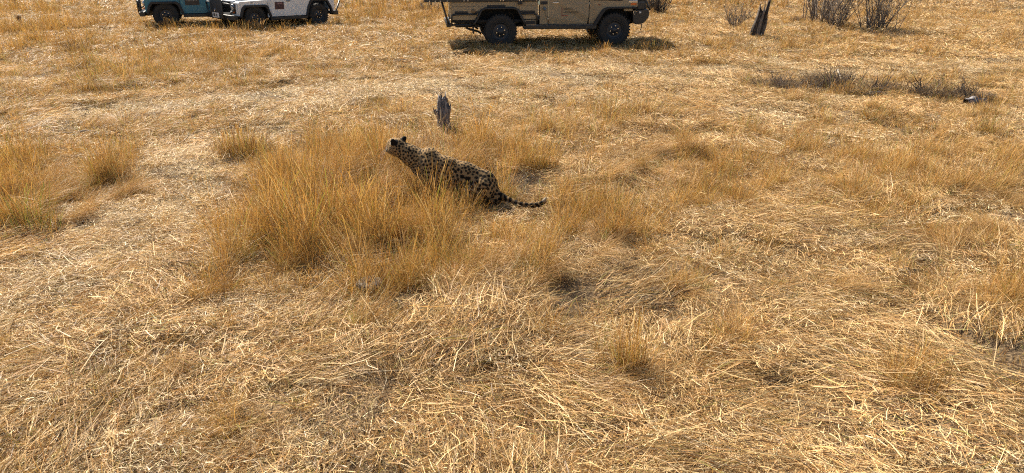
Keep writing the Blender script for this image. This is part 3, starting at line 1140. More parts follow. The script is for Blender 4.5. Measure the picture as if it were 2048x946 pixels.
def build_tan():
    th = math.atan2(TAN_F[1] - TAN_R[1], TAN_F[0] - TAN_R[0])
    o = (TAN_F[0] - math.sin(th) * .78, TAN_F[1] + math.cos(th) * .78)
    R = empty("safari_truck", (o[0], o[1], 0.0), (0, 0, th))
    tag(R, "sand coloured open safari truck with black tray frame, parked side-on behind the leopard", "truck", "safari vehicles round the leopard")
    WB = 3.12
    Yb = .875

    def lowin(co):
        if co.z < .83:
            k = (.83 - co.z) * .22
            co.y += k if co.y < 0 else -k
    # inner shell and chassis
    box("chassis", -4.3, .55, -.42, .42, .52, .70, BLACK, R)
    box("cab_floor", -2.05, .45, -.80, .80, .60, .72, DARKIN, R)
    prism("engine_bay", [(.50, .70), (.50, 1.20), (-.60, 1.24), (-.60, .70)], -.50, .50, DARKIN, R)
    for x in (0, -WB):
        bm = bmesh.new()
        bm_tube(bm, [(x, -.70, .44), (x, .70, .44)], .055, 10)
        bmesh.ops.create_uvsphere(bm, u_segments=12, v_segments=8, radius=.15, matrix=Matrix.Translation((x, .1 if x else -.2, .44)))
        obj("axle", bm_mesh("axle", bm), BLACK, R, smooth=True)
        for s in (-1, 1):
            tube("leaf_spring", [(x + .62, s * .5, .60), (x + .3, s * .5, .50), (x, s * .5, .47), (x - .3, s * .5, .50), (x - .62, s * .5, .60)], .03, BLACK, R, 6)
    for x in (0, -WB):
        for s in (-1, 1):
            wheel(R, x, s * .78, .44, .285, s)
    # tray
    tray = [(-4.43, .77), (-3.80, .77), (-3.68, .95), (-3.56, 1.04), (-2.72, 1.04), (-2.62, .95), (-2.50, .77), (-2.11, .77), (-2.11, 1.25), (-4.43, 1.25)]
    T = prism("tray", tray, -.86, .86, TANP, R, .012)
    tag(T, "sand coloured load tray with black trim")
    box("tray_floor", -4.40, -2.13, -.83, .83, .70, .765, DARKIN, R)
    for s in (-1, 1):
        y = s * .86
        w_ = lambda a: tuple(sorted((y, y + s * a)))
        box("side_lid", -4.40, -2.14, *w_(.014), 1.142, 1.243, TANP, T, .004)
        for x0, x1 in ((-4.40, -3.70), (-2.60, -2.14)):
            box("side_panel", x0, x1, *w_(.012), .93, 1.128, TANP, T, .004)
        box("side_panel", -3.68, -2.62, *w_(.012), 1.06, 1.128, TANP, T, .004)
        box("vent_strip", -3.47, -2.99, *w_(.026), 1.088, 1.165, BLACKP, T, .004)
        for x0, x1 in ((-4.33, -3.98), (-3.86, -3.68), (-2.66, -2.19)):
            box("vent_strip", x0, x1, *w_(.024), .945, 1.005, BLACKP, T, .004)
        bm = bmesh.new()
        bm_lathe_y(bm, [(.062, 0), (.062, s * .03), (.05, s * .036), (.001, s * .036)], 20, y)
        cap = obj("filler_cap", bm_mesh("filler_cap", bm), mat("cap_bronze", (.16, .11, .06), .5, .3), T, smooth=True)
        cap.location = (-3.84, 0, 1.0)
        box("cap_plate", -3.90, -3.78, *w_(.020), .925, 1.02, mat("cap_plate_grey", (.25, .24, .22), .6), T, .004)
        ya = s * .905
        tube("side_tube", [(-4.42, ya, .65), (-4.42, ya, .86), (-4.40, ya, .905), (-4.33, ya, .925), (-3.74, ya, .925)], .022, BLACK, T, 8)
        tube("side_tube", [(-2.55, ya, .925), (-2.24, ya, .925), (-2.17, ya, .905), (-2.14, ya, .85), (-2.14, ya, .64)], .022, BLACK, T, 8)
        tube("wheel_arch_frame", [(-3.86, ya, .63), (-3.78, ya, .72), (-3.62, ya, 1.03), (-3.52, ya, 1.075), (-2.76, ya, 1.075), (-2.66, ya, 1.03), (-2.50, ya, .72), (-2.46, ya, .60)], .034, BLACK, T, 8)
        tube("bottom_rail", [(-4.50, ya - s * .02, .645), (-3.80, ya - s * .02, .635)], .030, BLACK, T, 8)
        box("tool_box", -2.50, -2.15, *sorted((s * .70, s * .885)), .59, .755, TANP, T, .008)
        box("tool_box_grille", -2.45, -2.18, *sorted((s * .88, s * .892)), .635, .735, BLACKP, T, .004)
        tube("rear_strut", [(-4.66, s * .84, 1.26), (-4.49, s * .84, .62)], .026, BLACK, T, 8)
        box("shackle", -4.04, -3.98, *sorted((s * .48, s * .54)), .50, .66, BLACK, T, .006)
        tube("trailing_link", [(-4.01, s * .51, .51), (-3.70, s * .53, .42), (-3.62, s * .55, .36)], .03, BLACK, T, 6)
        box("mud_flap", -3.86, -3.83, *sorted((s * .62, s * .90)), .40, .66, BLACKP, T, .004)
    deck = box("seat_deck", -5.12, -2.09, -.92, .92, 1.253, 1.325, BLACK, R, .01)
    for x in (-4.98, -4.83, -4.70, -4.52, -4.08, -3.98, -3.12, -3.05, -2.62, -2.56, -2.16):
        box("bolt", x - .012, x + .012, -.934, -.921, 1.272, 1.296, STEEL, deck, .003)
    box("deck_hook", -4.96, -4.92, -.9, -.86, 1.18, 1.25, BLACK, deck, .005)
    box("latch", -2.66, -2.54, -.945, -.88, 1.17, 1.262, BLACKP, deck, .008)
    box("rear_bumper", -4.56, -4.44, -.84, .84, .58, .68, BLACK, R, .012)
    for x, z in ((-4.4, 1.33), (-3.5, 1.36), (-2.6, 1.36)):
        seat(R, x, -.78, .78, z)
    # cab skins with real gaps between them
    for s in (-1, 1):
        ys = tuple(sorted((s * (Yb - .035), s * Yb)))
        q = prism("rear_quarter_panel", [(-2.06, .62), (-1.83, .62), (-1.845, .83), (-1.845, 1.30), (-2.06, 1.30)], *ys, TANP, R, .008, warp=lowin)
        box("vent_grille", -2.045, -1.86, *sorted((s * Yb, s * (Yb + .012))), 1.165, 1.245, BLACKP, q, .004)
        bm = bmesh.new()
        bm_lathe_y(bm, [(.055, 0), (.055, s * .012), (.04, s * .016), (.001, s * .016)], 20, s * Yb)
        em = obj("round_emblem", bm_mesh("round_emblem", bm), mat("emblem_green", (.09, .10, .09), .5), q, smooth=True)
        em.location = (-1.935, 0, 1.045)
        bm = bmesh.new()
        bm_lathe_y(bm, [(.028, 0), (.028, s * .02), (.001, s * .021)], 14, s * Yb)
        e2 = obj("emblem_centre", bm_mesh("emblem_centre", bm), mat("emblem_blue", (.16, .20, .26), .4), q, smooth=True)
        e2.location = (-1.925, 0, 1.04)
        D = prism("door", [(-1.805, .62), (-.755, .62), (-.735, .74), (-.725, .83), (-.725, 1.31), (-1.825, 1.31), (-1.825, .83)], *ys, TANP, R, .009, warp=lowin)
        yh = tuple(sorted((s * (Yb + .004), s * (Yb + .03))))
        box("door_handle", -1.72, -1.56, *yh, 1.19, 1.222, STEEL, D, .008)
        box("badge", -1.08, -.86, *sorted((s * (Yb + .002), s * (Yb + .009))), 1.182, 1.197, mat("badge_grey", (.30, .29, .28), .4), D, .002)
        rot = (math.pi / 2, 0, 0) if s < 0 else (math.pi / 2, 0, math.pi)
        yt = s * (Yb + .0015)
        x0 = -1.42 if s < 0 else -1.02
        sx = 1 if s < 0 else -1
        text_mesh("lettering", "KHWAI", .074, PRINT, D, (x0, yt, 1.005), rot)
        text_mesh("lettering", "LEADWOOD", .074, PRINT, D, (x0, yt, .922), rot)
        box("red_line", x0 - sx * .04 - .006, x0 - sx * .04 + .006, *sorted((s * Yb, s * (Yb + .002))), .845, 1.09, RED, D, 0)
        box("red_line", *sorted((x0 - sx * .03, x0 + sx * .13)), *sorted((s * Yb, s * (Yb + .002))), .855, .872, RED, D, 0)
        fen = prism("front_wing", [(-.705, .62), (-.52, .62), (-.42, .80), (-.30, 1.00), (-.20, 1.05), (.46, 1.05), (.58, 1.04), (.62, 1.10), (.62, 1.24), (.45, 1.27), (-.705, 1.33)], *ys, TANP, R, .012, warp=lowin)
        box("side_marker", -.475, -.415, *sorted((s * Yb, s * (Yb + .014))), 1.125, 1.155, mat("dark_orange_lens", (.22, .06, .02), .3), fen, .006)
        prism("cowl_vent", [(-.66, 1.265), (.18, 1.235), (.20, 1.262), (.16, 1.285), (-.66, 1.315)], *sorted((s * (Yb + .001), s * (Yb + .012))), BLACKP, fen, .003)
        prism("arch_flare", [(-.60, .60), (-.51, .60), (-.40, .80), (-.28, .985), (-.18, 1.03), (.56, 1.03), (.58, 1.075), (-.22, 1.075), (-.34, 1.03), (-.47, .84)], *sorted((s * (Yb - .05), s * (Yb + .06))), BLACKP, R, .012)
        box("valance", .26, .50, *sorted((s * .70, s * .84)), .955, 1.02, TANP, R, .01)
        sill = prism("side_step", [(-2.50, .505), (-.50, .48), (-.50, .60), (-2.50, .605)], *sorted((s * .70, s * .90)), BLACK, R, .02)
        box("step_tread", -2.45, -.56, *sorted((s * .78, s * .905)), .602, .614, mat("step_highlight", (.12, .12, .125), .4, .4), sill, .003)  # lighter grey on the tread paints the highlight line along the step
        # lamp cluster
        box("indicator", .42, .585, *sorted((s * (Yb - .03), s * (Yb + .012))), 1.118, 1.180, ORANGE, R, .01)
        box("headlamp", .36, .60, *sorted((s * (Yb - .05), s * (Yb + .008))), 1.186, 1.245, GLASS, R, .012)
    prism("bonnet", [(.62, 1.24), (.62, 1.29), (.20, 1.355), (-.70, 1.385), (-.70, 1.335)], -.80, .80, TANP, R, .02, 3)
    box("front_panel", .58, .62, -.83, .83, .98, 1.27, BLACKP, R, .01)
    box("dashboard", -.98, -.72, -.78, .78, 1.08, 1.34, DARKIN, R, .03)
    for y in (-.42, .42):
        seat(R, -1.55, y - .27, y + .27, .92)
    # bumper and bull bar
    bum = prism("front_bumper", [(.52, .66), (.62, .58), (.82, .62), (.95, .76), (.97, .90), (.93, 1.00), (.62, .985), (.50, .90)], -.86, .86, BLACK, R, .02)
    for s in (-1, 1):
        box("recovery_plate", .655, .745, *sorted((s * .858, s * .866)), .88, .935, WHITEP, bum, .004) if s > 0 else None
        bm = bmesh.new()
        bm_tube(bm, [(.50, s * .872, .955), (.60, s * .872, .955), (.55, s * .872, .85), (.50, s * .872, .955)], .011, 6)
        obj("shackle_ring", bm_mesh("shackle_ring", bm), STEEL, bum)
        box("corner_light", .67, .73, *sorted((s * .861, s * .873)), .895, .945, WHITEP, bum, .004)
        prism("bull_bar_side", [(.60, .99), (.95, .99), (.86, 1.42), (.70, 1.42)], *sorted((s * .55, s * .62)), BLACK, R, .015)
        tube("bull_bar_loop", [(.98, s * .84, .98), (.90, s * .84, 1.12), (.80, s * .83, 1.34), (.78, s * .70, 1.42), (.80, s * .4, 1.44)], .028, BLACK, R, 8)
        box("spot_lamp_bracket", .62, .82, *sorted((s * .80, s * .86)), 1.00, 1.20, BLACK, R, .02)
    tube("bull_bar_rail", [(.80, -.42, 1.44), (.80, .42, 1.44)], .028, BLACK, R, 8)
    tube("bull_bar_rail", [(.90, -.60, 1.15), (.90, .60, 1.15)], .028, BLACK, R, 8)
    box("wheel_well", -3.74, -2.50, -.52, .52, .72, 1.02, DARKIN, R, 0)
    tube("tow_strap", [(.80, -.70, .62), (.82, -.70, .50), (.79, -.70, .40)], .012, BLACKP, R, 6)
    settle(R, .44, .955, -.012)


def build_defender(near_front, az, pitch, body, label, blue):
    hx, hy = -math.sin(az), -math.cos(az)
    th = math.atan2(hy, hx)
    lx, ly = -math.sin(th), math.cos(th)
    o = (near_front[0] - lx * .75, near_front[1] - ly * .75)
    R = empty("safari_jeep", (o[0], o[1], 0.02 if not blue else .05), (0, -pitch, th))
    tag(R, label, "jeep", "safari vehicles round the leopard")
    WB, Yb = 2.36, .885
    box("chassis", -2.9, .60, -.40, .40, .46, .62, BLACK, R)
    box("floor_pan", -2.85, .40, -.72, .72, .63, .70, DARKIN, R)
    for x in (0, -WB):
        bm = bmesh.new()
        bm_tube(bm, [(x, -.66, .39), (x, .66, .39)], .055, 10)
        bmesh.ops.create_uvsphere(bm, u_segments=12, v_segments=8, radius=.15, matrix=Matrix.Translation((x, -.2, .39)))
        obj("axle", bm_mesh("axle", bm), BLACK, R, smooth=True)
        for s in (-1, 1):
            wheel(R, x, s * .75, .39 if blue else .37, .25, s)
    box("engine_bay", -.5, .50, -.55, .55, .62, 1.02, DARKIN, R)
    for s in (-1, 1):
        ys = tuple(sorted((s * (Yb - .035), s * Yb)))
        w = prism("front_wing", [(-.455, .50), (-.53, .56), (-.43, .86), (-.36, .91), (.36, .91), (.44, .84), (.52, .60), (.56, .60), (.56, .96), (.50, 1.03), (-.455, 1.07)][1:] + [(-.455, .54)], *ys, body, R, .012)
        prism("wing_top", [(.56, .95), (.50, 1.028), (-.70, 1.068), (-.70, 1.03), (.50, .94)], *sorted((s * .60, s * (Yb - .001))), body, R, .025, 3)
        box("side_repeater", .06, .13, *sorted((s * Yb, s * (Yb + .014))), .975, 1.0, BLACKP, w, .005)
        prism("arch_flare", [(.555, .56), (.47, .82), (.37, .925), (-.37, .925), (-.45, .86), (-.575, .50), (-.50, .50), (-.39, .80), (-.33, .855), (.33, .855), (.40, .78), (.48, .56)], *sorted((s * (Yb - .06), s * (Yb + .055))), BLACKP, R, .012)
        D = prism("door", [(-.475, .545), (-1.455, .545), (-1.455, 1.10), (-.475, 1.10)], *ys, body, R, .010)
        box("door_pressing", -1.30, -.56, *sorted((s * Yb, s * (Yb + .006))), .60, 1.06, body, D, .004)
        box("door_handle", -1.27, -1.11, *sorted((s * (Yb + .006), s * (Yb + .03))), 1.00, 1.025, BLACKP, D, .006)
        for z in (.64, .98):
            box("hinge", -.53, -.44, *sorted((s * Yb, s * (Yb + .018))), z, z + .05, body if not blue else BLACKP, D, .004)
        if not blue:
            sg = box("door_sign", -1.03, -.70, *sorted((s * (Yb + .006), s * (Yb + .009))), .76, .99, mat("maroon_sign", (.055, .018, .022), .5), D, 0)
            for k, (a, b) in enumerate(((-.97, -.90), (-.88, -.80))):
                box("sign_mark", a, b, *sorted((s * (Yb + .0095), s * (Yb + .0105))), .93 - .012 * k, .965, mat("sign_mark_pink", (.28, .16, .17), .6), sg, 0)
        else:
            sg = box("door_sign", -1.05, -.62, *sorted((s * (Yb + .006), s * (Yb + .009))), .80, 1.06, mat("brown_sign", (.045, .035, .026), .6), D, 0)
            mk = mat("sign_mark_grey", (.20, .19, .17), .6)
            for k in range(6):
                box("sign_mark", -.655 - .035 * k - .022, -.655 - .035 * k, *sorted((s * (Yb + .0095), s * (Yb + .0105))), .93, .985, mk, sg, 0)
            bm = bmesh.new()
            pr = [(-.86, .96), (-.87, 1.00), (-.93, 1.01), (-.97, 1.035), (-1.02, 1.0), (-1.0, .985), (-.98, .96), (-.97, .93), (-.95, .955), (-.90, .95), (-.88, .93)]
            prism("animal_mark", pr, *sorted((s * (Yb + .0095), s * (Yb + .0105))), mat("sign_mark_pale", (.36, .35, .33), .6), sg, 0)
        tub = prism("rear_tub", [(-1.475, .545), (-1.475, 1.12), (-2.98, 1.12), (-2.98, .66), (-2.83, .60), (-2.80, .78), (-2.72, .98), (-2.62, 1.03), (-2.10, 1.03), (-2.00, .98), (-1.92, .78), (-1.88, .545)], *ys, body, R, .010)
        box("tub_crease", -1.90, -1.48, *sorted((s * Yb, s * (Yb + .005))), .555, .77, body, tub, .003)
        prism("rear_arch_flare", [(-1.82, .52), (-1.90, .80), (-2.02, 1.01), (-2.11, 1.06), (-2.61, 1.06), (-2.70, 1.01), (-2.83, .80), (-2.90, .62), (-2.84, .58), (-2.78, .76), (-2.66, .95), (-2.58, .99), (-2.14, .99), (-2.06, .95), (-1.94, .76), (-1.88, .50)], *sorted((s * (Yb - .06), s * (Yb + .05))), BLACKP, R, .012)
        prism("inner_arch", [(-1.95, .66), (-1.95, 1.06), (-2.78, 1.06), (-2.78, .66)], *sorted((s * .50, s * .56)), DARKIN, R, 0)
        box("sill", -1.90, -.52, *sorted((s * .74, s * .90)), .43, .532, BLACK, R, .02)
        # front: lamp panel, lamps
        box("lamp_panel", .535, .575, *sorted((s * .46, s * .84)), .60, 1.0, body, R, .012)
        box("lamp_surround", .574, .590, *sorted((s * .47, s * .75)), .66, .97, BLACKP, R, .01)
        for nm, zz, yy, rr, mm in (("headlight", .86, .61, .092, GLASS), ("indicator", .71, .66, .038, ORANGE), ("side_light", .71, .54, .038, WHITEP)):
            bm = bmesh.new()
            rings = [[bm.verts.new((.588 + dx, s * yy + math.cos(2 * math.pi * k / 20) * q * rr, zz + math.sin(2 * math.pi * k / 20) * q * rr)) for k in range(20)] for q, dx in ((1, 0), (1, .025), (.8, .045), (.4, .058))]
            for a, b in zip(rings[:-1], rings[1:]):
                for k in range(20):
                    bm.faces.new((a[k], a[(k + 1) % 20], b[(k + 1) % 20], b[k]))
            bm.faces.new(rings[-1])
            obj(nm, bm_mesh(nm, bm), mm, R, smooth=True)
        tube("bull_bar_loop", [(.80, s * .36, .97), (.79, s * .66, .97), (.74, s * .84, .94), (.70, s * .885, .86), (.71, s * .86, .76), (.76, s * .70, .68), (.80, s * .36, .66)], .021, BLACK if blue else GREYST, R, 8)
        box("bumper_bracket", .58, .70, *sorted((s * .30, s * .36)), .46, .62, BLACK, R, .01)
        # rear steps and struts
        tube("rear_strut", [(-3.02, s * .78, .58), (-3.12, s * .79, .66), (-3.34, s * .80, 1.10)], .028, BLACK, R, 8)
        box("rear_bumper_end", -3.16, -2.96, *sorted((s * .60, s * .84)), .50, .64, BLACK, R, .015)
        tube("rear_brace", [(-2.86, s * .80, .56), (-3.04, s * .80, .60)], .032, BLACK, R, 8)
    box("rear_bumper", -3.10, -2.99, -.62, .62, .52, .63, BLACK, R, .012)
    box("tailgate", -2.975, -2.94, -.84, .84, .68, 1.11, body, R, .01)
    bon = prism("bonnet", [(.57, 1.0), (.565, 1.045), (.40, 1.085), (-.72, 1.135), (-.72, 1.05)], -.60, .60, body, R, .022, 3)
    if not blue:
        # raised lettering along the bonnet edge, as far as it can be made out
        slope = math.atan2(.04, .165)
        text_mesh("bonnet_lettering", "LAND ROVER", .105, mat("bonnet_letter_grey", (.30, .30, .30), .5), bon, (.495, -.40, 1.0665), (0, slope, math.pi / 2), .002)
    box("grille_back", .535, .555, -.455, .455, .60, 1.0, DARKIN, R, .005)
    for k in range(7):
        box("grille_slat", .556, .578, -.44, .44, .63 + .05 * k, .652 + .05 * k, BLACKP, R, .003)
    fb = box("front_bumper", .60, .76, -.88, .88, .48, .62, BLACK, R, .015)
    pl = box("bull_bar_plate", .80, .835, -.36, .36, .50, 1.03, BLACKP, R, .02)
    for y in (-.36, .36, 0):
        tube("bull_bar_upright", [(.80, y, .47), (.83, y, .60), (.83, y, 1.0), (.79, y, 1.06)], .024, BLACK, R, 8)
    tube("bull_bar_rail", [(.82, -.36, 1.045), (.82, .36, 1.045)], .022, BLACK, R, 8)
    npl = box("number_plate", .846, .854, -.26, .16, .52, .67, WHITEP, R, .004)
    for k, (a, b) in enumerate(((-.06, .06), (-.20, -.10))):
        box("plate_mark", .8545, .8555, a, b, .55, .64, PRINT if k else mat("plate_mark_grey", (.12, .12, .12), .6), npl, 0)
    tube("winch_hook", [(.84, -.05, .80), (.86, -.06, .74), (.86, -.10, .69), (.855, -.18, .685)], .010, STEEL, R, 6)
    box("bulkhead", -.80, -.72, -.84, .84, .70, 1.14, DARKIN, R, .01)
    for y in (-.40, .40):
        seat(R, -1.05, y - .25, y + .25, .80)
    seat(R, -1.95, -.70, .70, 1.12)
    seat(R, -2.70, -.70, .70, 1.18)
    settle(R, .39, 1.0, -.105 if blue else -.155)


build_tan()
build_defender(WH_F, math.radians(42), math.radians(1.8), WHITE, "white open safari jeep with a maroon square sign on its door", False)
build_defender(BL_F, math.radians(70), math.radians(.6), BLUE, "petrol blue open safari jeep partly hidden behind the white jeep", True)


# ------------------------------------------------------------------ stumps, shrubs, dead wood, tussocks
def wood(name, a, b, c, rough=.9):
    """weathered wood: long vertical grain of three tones"""
    m = bpy.data.materials.new(name)
    m.use_nodes = True
    nt = m.node_tree
    p = nt.nodes["Principled BSDF"]
    p.inputs["Roughness"].default_value = rough
    p.inputs["Specular IOR Level"].default_value = .2
    tc = nt.nodes.new("ShaderNodeTexCoord")
    mp = nt.nodes.new("ShaderNodeMapping")
    mp.inputs["Scale"].default_value = (60, 60, 6)
    n = nt.nodes.new("ShaderNodeTexNoise")
    n.inputs["Scale"].default_value = 1.0
    n.inputs["Detail"].default_value = 6
    r = nt.nodes.new("ShaderNodeValToRGB")
    r.color_ramp.elements[0].position = .30
    r.color_ramp.elements[1].position = .72
    r.color_ramp.elements[0].color = (*a, 1)
    r.color_ramp.elements[1].color = (*c, 1)
    e = r.color_ramp.elements.new(.52)
    e.color = (*b, 1)
    bp = nt.nodes.new("ShaderNodeBump")
    bp.inputs["Strength"].default_value = .8
    bp.inputs["Distance"].default_value = .012
    nt.links.new(tc.outputs["Object"], mp.inputs[0])
    nt.links.new(mp.outputs[0], n.inputs["Vector"])
    nt.links.new(n.outputs["Fac"], r.inputs["Fac"])
    nt.links.new(r.outputs[0], p.inputs["Base Color"])
    nt.links.new(n.outputs["Fac"], bp.inputs["Height"])
    nt.links.new(bp.outputs[0], p.inputs["Normal"])
    return m


GREYWOOD = wood("weathered_grey_wood", (.05, .045, .048), (.17, .155, .155), (.36, .335, .325))
DARKWOOD = wood("charred_dark_wood", (.020, .016, .014), (.065, .052, .044), (.19, .155, .125))
PALEWOOD = wood("bleached_wood", (.20, .16, .12), (.40, .34, .26), (.62, .55, .45))
GREYTOP = wood("sawn_grey_wood", (.06, .05, .042), (.15, .128, .105), (.28, .245, .20))
BARK = wood("grey_brown_bark", (.075, .058, .048), (.20, .16, .128), (.36, .30, .24))


def splinter(rng, pts, rads, n=22, rings=26, flute=.22, jag=.10, flat=1.0, hollow=.03):
    """an upright piece of broken trunk: fluted surface, splintered top -> verts, quads"""
    pts = np.array(pts, float)
    u = np.linspace(0, 1, rings)
    t = np.linspace(0, 1, len(pts))
    c = np.stack([np.interp(u, t, pts[:, i]) for i in range(3)], 1)
    r = np.interp(u, t, rads)
    th = np.linspace(0, 2 * math.pi, n, endpoint=False)
    f = np.zeros(n)
    for k in (2, 3, 5, 7, 9, 11):
        f += rng.normal(0, 1) / math.sqrt(k) * np.sin(k * th + rng.uniform(0, 6.28))
    f = f / np.abs(f).max()
    top = rng.normal(0, 1, n)
    top = np.abs((top + np.roll(top, 1) * .6)) * jag
    V = []
    for i in range(rings):
        w = u[i] ** 3
        rr = r[i] * (1 + flute * f * (1 + .25 * math.sin(9 * u[i])) + rng.normal(0, .035, n))
        V.append(np.stack([c[i, 0] + rr * np.cos(th), c[i, 1] + rr * np.sin(th) * flat, c[i, 2] + w * top], 1))
    # hollow, broken crown
    inner = V[-1].copy()
    cc = c[-1]
    inner = cc + (inner - cc) * np.array([.62, .62, .4]) - np.array([0, 0, hollow])
    V.append(inner)
    V.append(cc + (inner - cc) * .25 - np.array([0, 0, hollow * 1.6]))
    V = np.concatenate(V)
    q = []
    R_ = rings + 2
    for i in range(R_ - 1):
        for k in range(n):
            q.append((i * n + k, i * n + (k + 1) % n, (i + 1) * n + (k + 1) % n, (i + 1) * n + k))
    return V, np.array(q)


def gpos(px, py):
    x, y = G(px, py)
    return (x, y, float(ground_z(x, y)))


def build_stumps():
    rng = np.random.default_rng(31)
    # weathered stump behind the leopard
    p = gpos(888, 268)
    R = empty("tree_stump", p)
    tag(R, "short weathered grey tree stump with a splintered top behind the leopard", "stump")
    V, Q = splinter(rng, [(0, 0, -.05), (.0, 0, .16), (.005, 0, .32), (-.005, 0, .45), (.0, .0, .50)], [.115, .084, .088, .072, .056], 30, 30, .24, .045)
    obj("trunk", mesh_np("trunk", V, Q), GREYWOOD, R)
    for pts, rd in (([(-.06, -.02, .22), (-.095, -.04, .30), (-.12, -.05, .34)], [.035, .038, .034]), ([(.06, -.02, .26), (.09, -.03, .35), (.105, -.03, .40)], [.030, .028, .014])):
        V, Q = splinter(rng, pts, rd, 12, 9, .22, .03)
        obj("side_stub", mesh_np("side_stub", V, Q), GREYWOOD, R)
    for x, h, r in ((-.022, .11, .013), (.030, .07, .012), (.055, .045, .016), (-.05, .05, .013)):
        V, Q = splinter(rng, [(x, 0, .475), (x + .004, 0, .505 + h * .5), (x - .008, 0, .495 + h)], [r * 1.6, r, .002], 8, 7, .2, .005)
        obj("splinter", mesh_np("splinter", V, Q), DARKWOOD, R)

    # low cut stump in the near grass
    p = gpos(742, 588)
    R = empty("cut_stump", (p[0], p[1], p[2] - .035))
    tag(R, "low sawn stump with a pale grey top in the grass nearest the viewer", "stump")
    V, Q = splinter(rng, [(0, 0, -.03), (0, 0, .08), (0, 0, .14), (0, 0, .17)], [.065, .060, .085, .105], 28, 16, .14, .012)
    obj("trunk", mesh_np("trunk", V, Q), DARKWOOD, R)
    V, Q = splinter(rng, [(-.005, 0, .165), (-.005, 0, .18), (-.005, 0, .195)], [.105, .112, .098], 28, 6, .09, .010, hollow=.001)
    obj("sawn_top", mesh_np("sawn_top", V, Q), GREYTOP, R)

    # tall broken snag to the right of the truck
    p = gpos(1511, 76)
    R = empty("dead_snag", p)
    tag(R, "dark split dead trunk leaning right, standing between the truck and the bare shrubs", "stump")
    for pts, rd, m in (
            ([(-.10, 0, -.05), (-.06, 0, .30), (.02, 0, .58), (.05, 0, .74)], [.10, .085, .075, .045], DARKWOOD),
            ([(.08, .02, -.05), (.13, .02, .35), (.22, .02, .66), (.28, .02, .98)], [.10, .095, .07, .040], DARKWOOD),
            ([(.02, -.05, .0), (.05, -.05, .35), (.13, -.03, .72)], [.08, .08, .045], BARK),
            ([(.17, 0, .1), (.23, 0, .32), (.27, 0, .48)], [.06, .055, .02], BARK),
            ([(-.20, -.02, -.03), (-.17, -.02, .06), (-.13, -.02, .12)], [.05, .045, .03], DARKWOOD)):
        V, Q = splinter(rng, pts, [q * .84 for q in rd], 22, 30, .38, .09)
        obj("trunk_piece", mesh_np("trunk_piece", V, Q), m, R)

    # small dark stub far left
    p = gpos(41, 46)
    R = empty("charred_stub", p)
    tag(R, "small black charred stub standing in the far left grass", "stump")
    V, Q = splinter(rng, [(0, 0, -.03), (.0, 0, .10), (-.02, 0, .20), (.01, 0, .24)], [.06, .05, .06, .035], 16, 14, .25, .03)
    obj("trunk", mesh_np("trunk", V, Q), DARKWOOD, R)


def stem_path(rng, base, az, lean, L, n=8, wob=.12):
    p = np.array(base, float)
    out = [p.copy()]
    d = np.array([math.sin(lean) * math.cos(az), math.sin(lean) * math.sin(az), math.cos(lean)])
    for i in range(n):
        d = d + rng.normal(0, wob, 3) * np.array([1, 1, .3])
        d[2] = max(d[2], .35 if lean < 1.05 else .12)
        d /= np.linalg.norm(d)
        p = p + d * L / n
        out.append(p.copy())
    return out


def shrub(name, px, py, label, stems, L, r0, spread, lean, twigs, seed, material=BARK, tw_len=.3, fork=None, cat="shrub", group=None):
    rng = np.random.default_rng(seed)
    R = empty(name, gpos(px, py))
    tag(R, label, cat, group)
    bt = bmesh.new()
    for k in range(stems):
        t = rng.uniform(0, 2 * math.pi)
        b = (spread * math.cos(t) * rng.random() ** .5, spread * .6 * math.sin(t), -.04)
        az = t + rng.normal(0, .5)
        ln = L * rng.uniform(.7, 1.1)
        path = stem_path(rng, b, az, abs(rng.normal(lean, lean * .5)), ln)
        rr = [r0 * rng.uniform(.7, 1.25) * (1 - .75 * i / len(path)) for i in range(len(path))]
        bm = bmesh.new()
        bm_tube(bm, path, rr, 6)
        obj("stem", bm_mesh("stem", bm), material, R, smooth=True)
        for q in range(twigs):
            i = rng.integers(1, len(path) - 1)
            tp = stem_path(rng, path[i], rng.uniform(0, 6.28), rng.uniform(.3, 1.0), tw_len * rng.uniform(.5, 1.4), 4, .22)
            w = min(.0065, rr[i] * .55)
            bm_tube(bt, tp, [w * (1 - .18 * j) for j in range(5)], 4, False)
    o = obj("twigs", bm_mesh("twigs", bt), material, R)
    tag(o, kind="stuff")
    return R


def tussock(name, px, py, label, n, radius, h, pal, seed, wm=1.0, lean=.25, curve=.45, az0=None, flat=1.0, cat="grass tussock", group=None, heads=True):
    rng = np.random.default_rng(seed)
    V, Q, C = tuft(rng, n, radius, h * .55, h, wm, pal, lean, curve, az0, .5, heads, segs=3)
    V[:, 1] *= flat
    p = gpos(px, py)
    me = mesh_np(name, V, Q, col=C)
    o = obj(name, me, BLADE)
    o.location = p
    tag(o, label, cat, group)
    return o


def log(name, px, py, label, L, r, ang, material, seed, cat="log"):
    rng = np.random.default_rng(seed)
    p = gpos(px, py)
    V, Q = splinter(rng, [(0, 0, -L / 2), (.02, .01, -L / 4), (-.015, .02, 0), (.02, -.01, L / 4), (0, 0, L / 2)], [r * .8, r, r * 1.05, r * .85, r * .5], 14, 20, .25, r * .8)
    o = obj(name, mesh_np(name, V, Q), material)
    o.location = (p[0], p[1], p[2] + r * .8)
    o.rotation_euler = (0, math.pi / 2, ang)
    tag(o, label, cat)
    return o


def stick(name, a, b, r, label, material, seed, cat="stick", bow=.05):
    rng = np.random.default_rng(seed)
    a, b = np.array(a), np.array(b)
    pts = [a + (b - a) * t + np.array([0, 0, bow * math.sin(math.pi * t)]) + rng.normal(0, .008, 3) for t in np.linspace(0, 1, 8)]
    bm = bmesh.new()
    bm_tube(bm, pts, [r * (1 - .6 * i / 7) for i in range(8)], 6)
    o = obj(name, bm_mesh(name, bm), material, smooth=True)
    tag(o, label, cat)
    return o


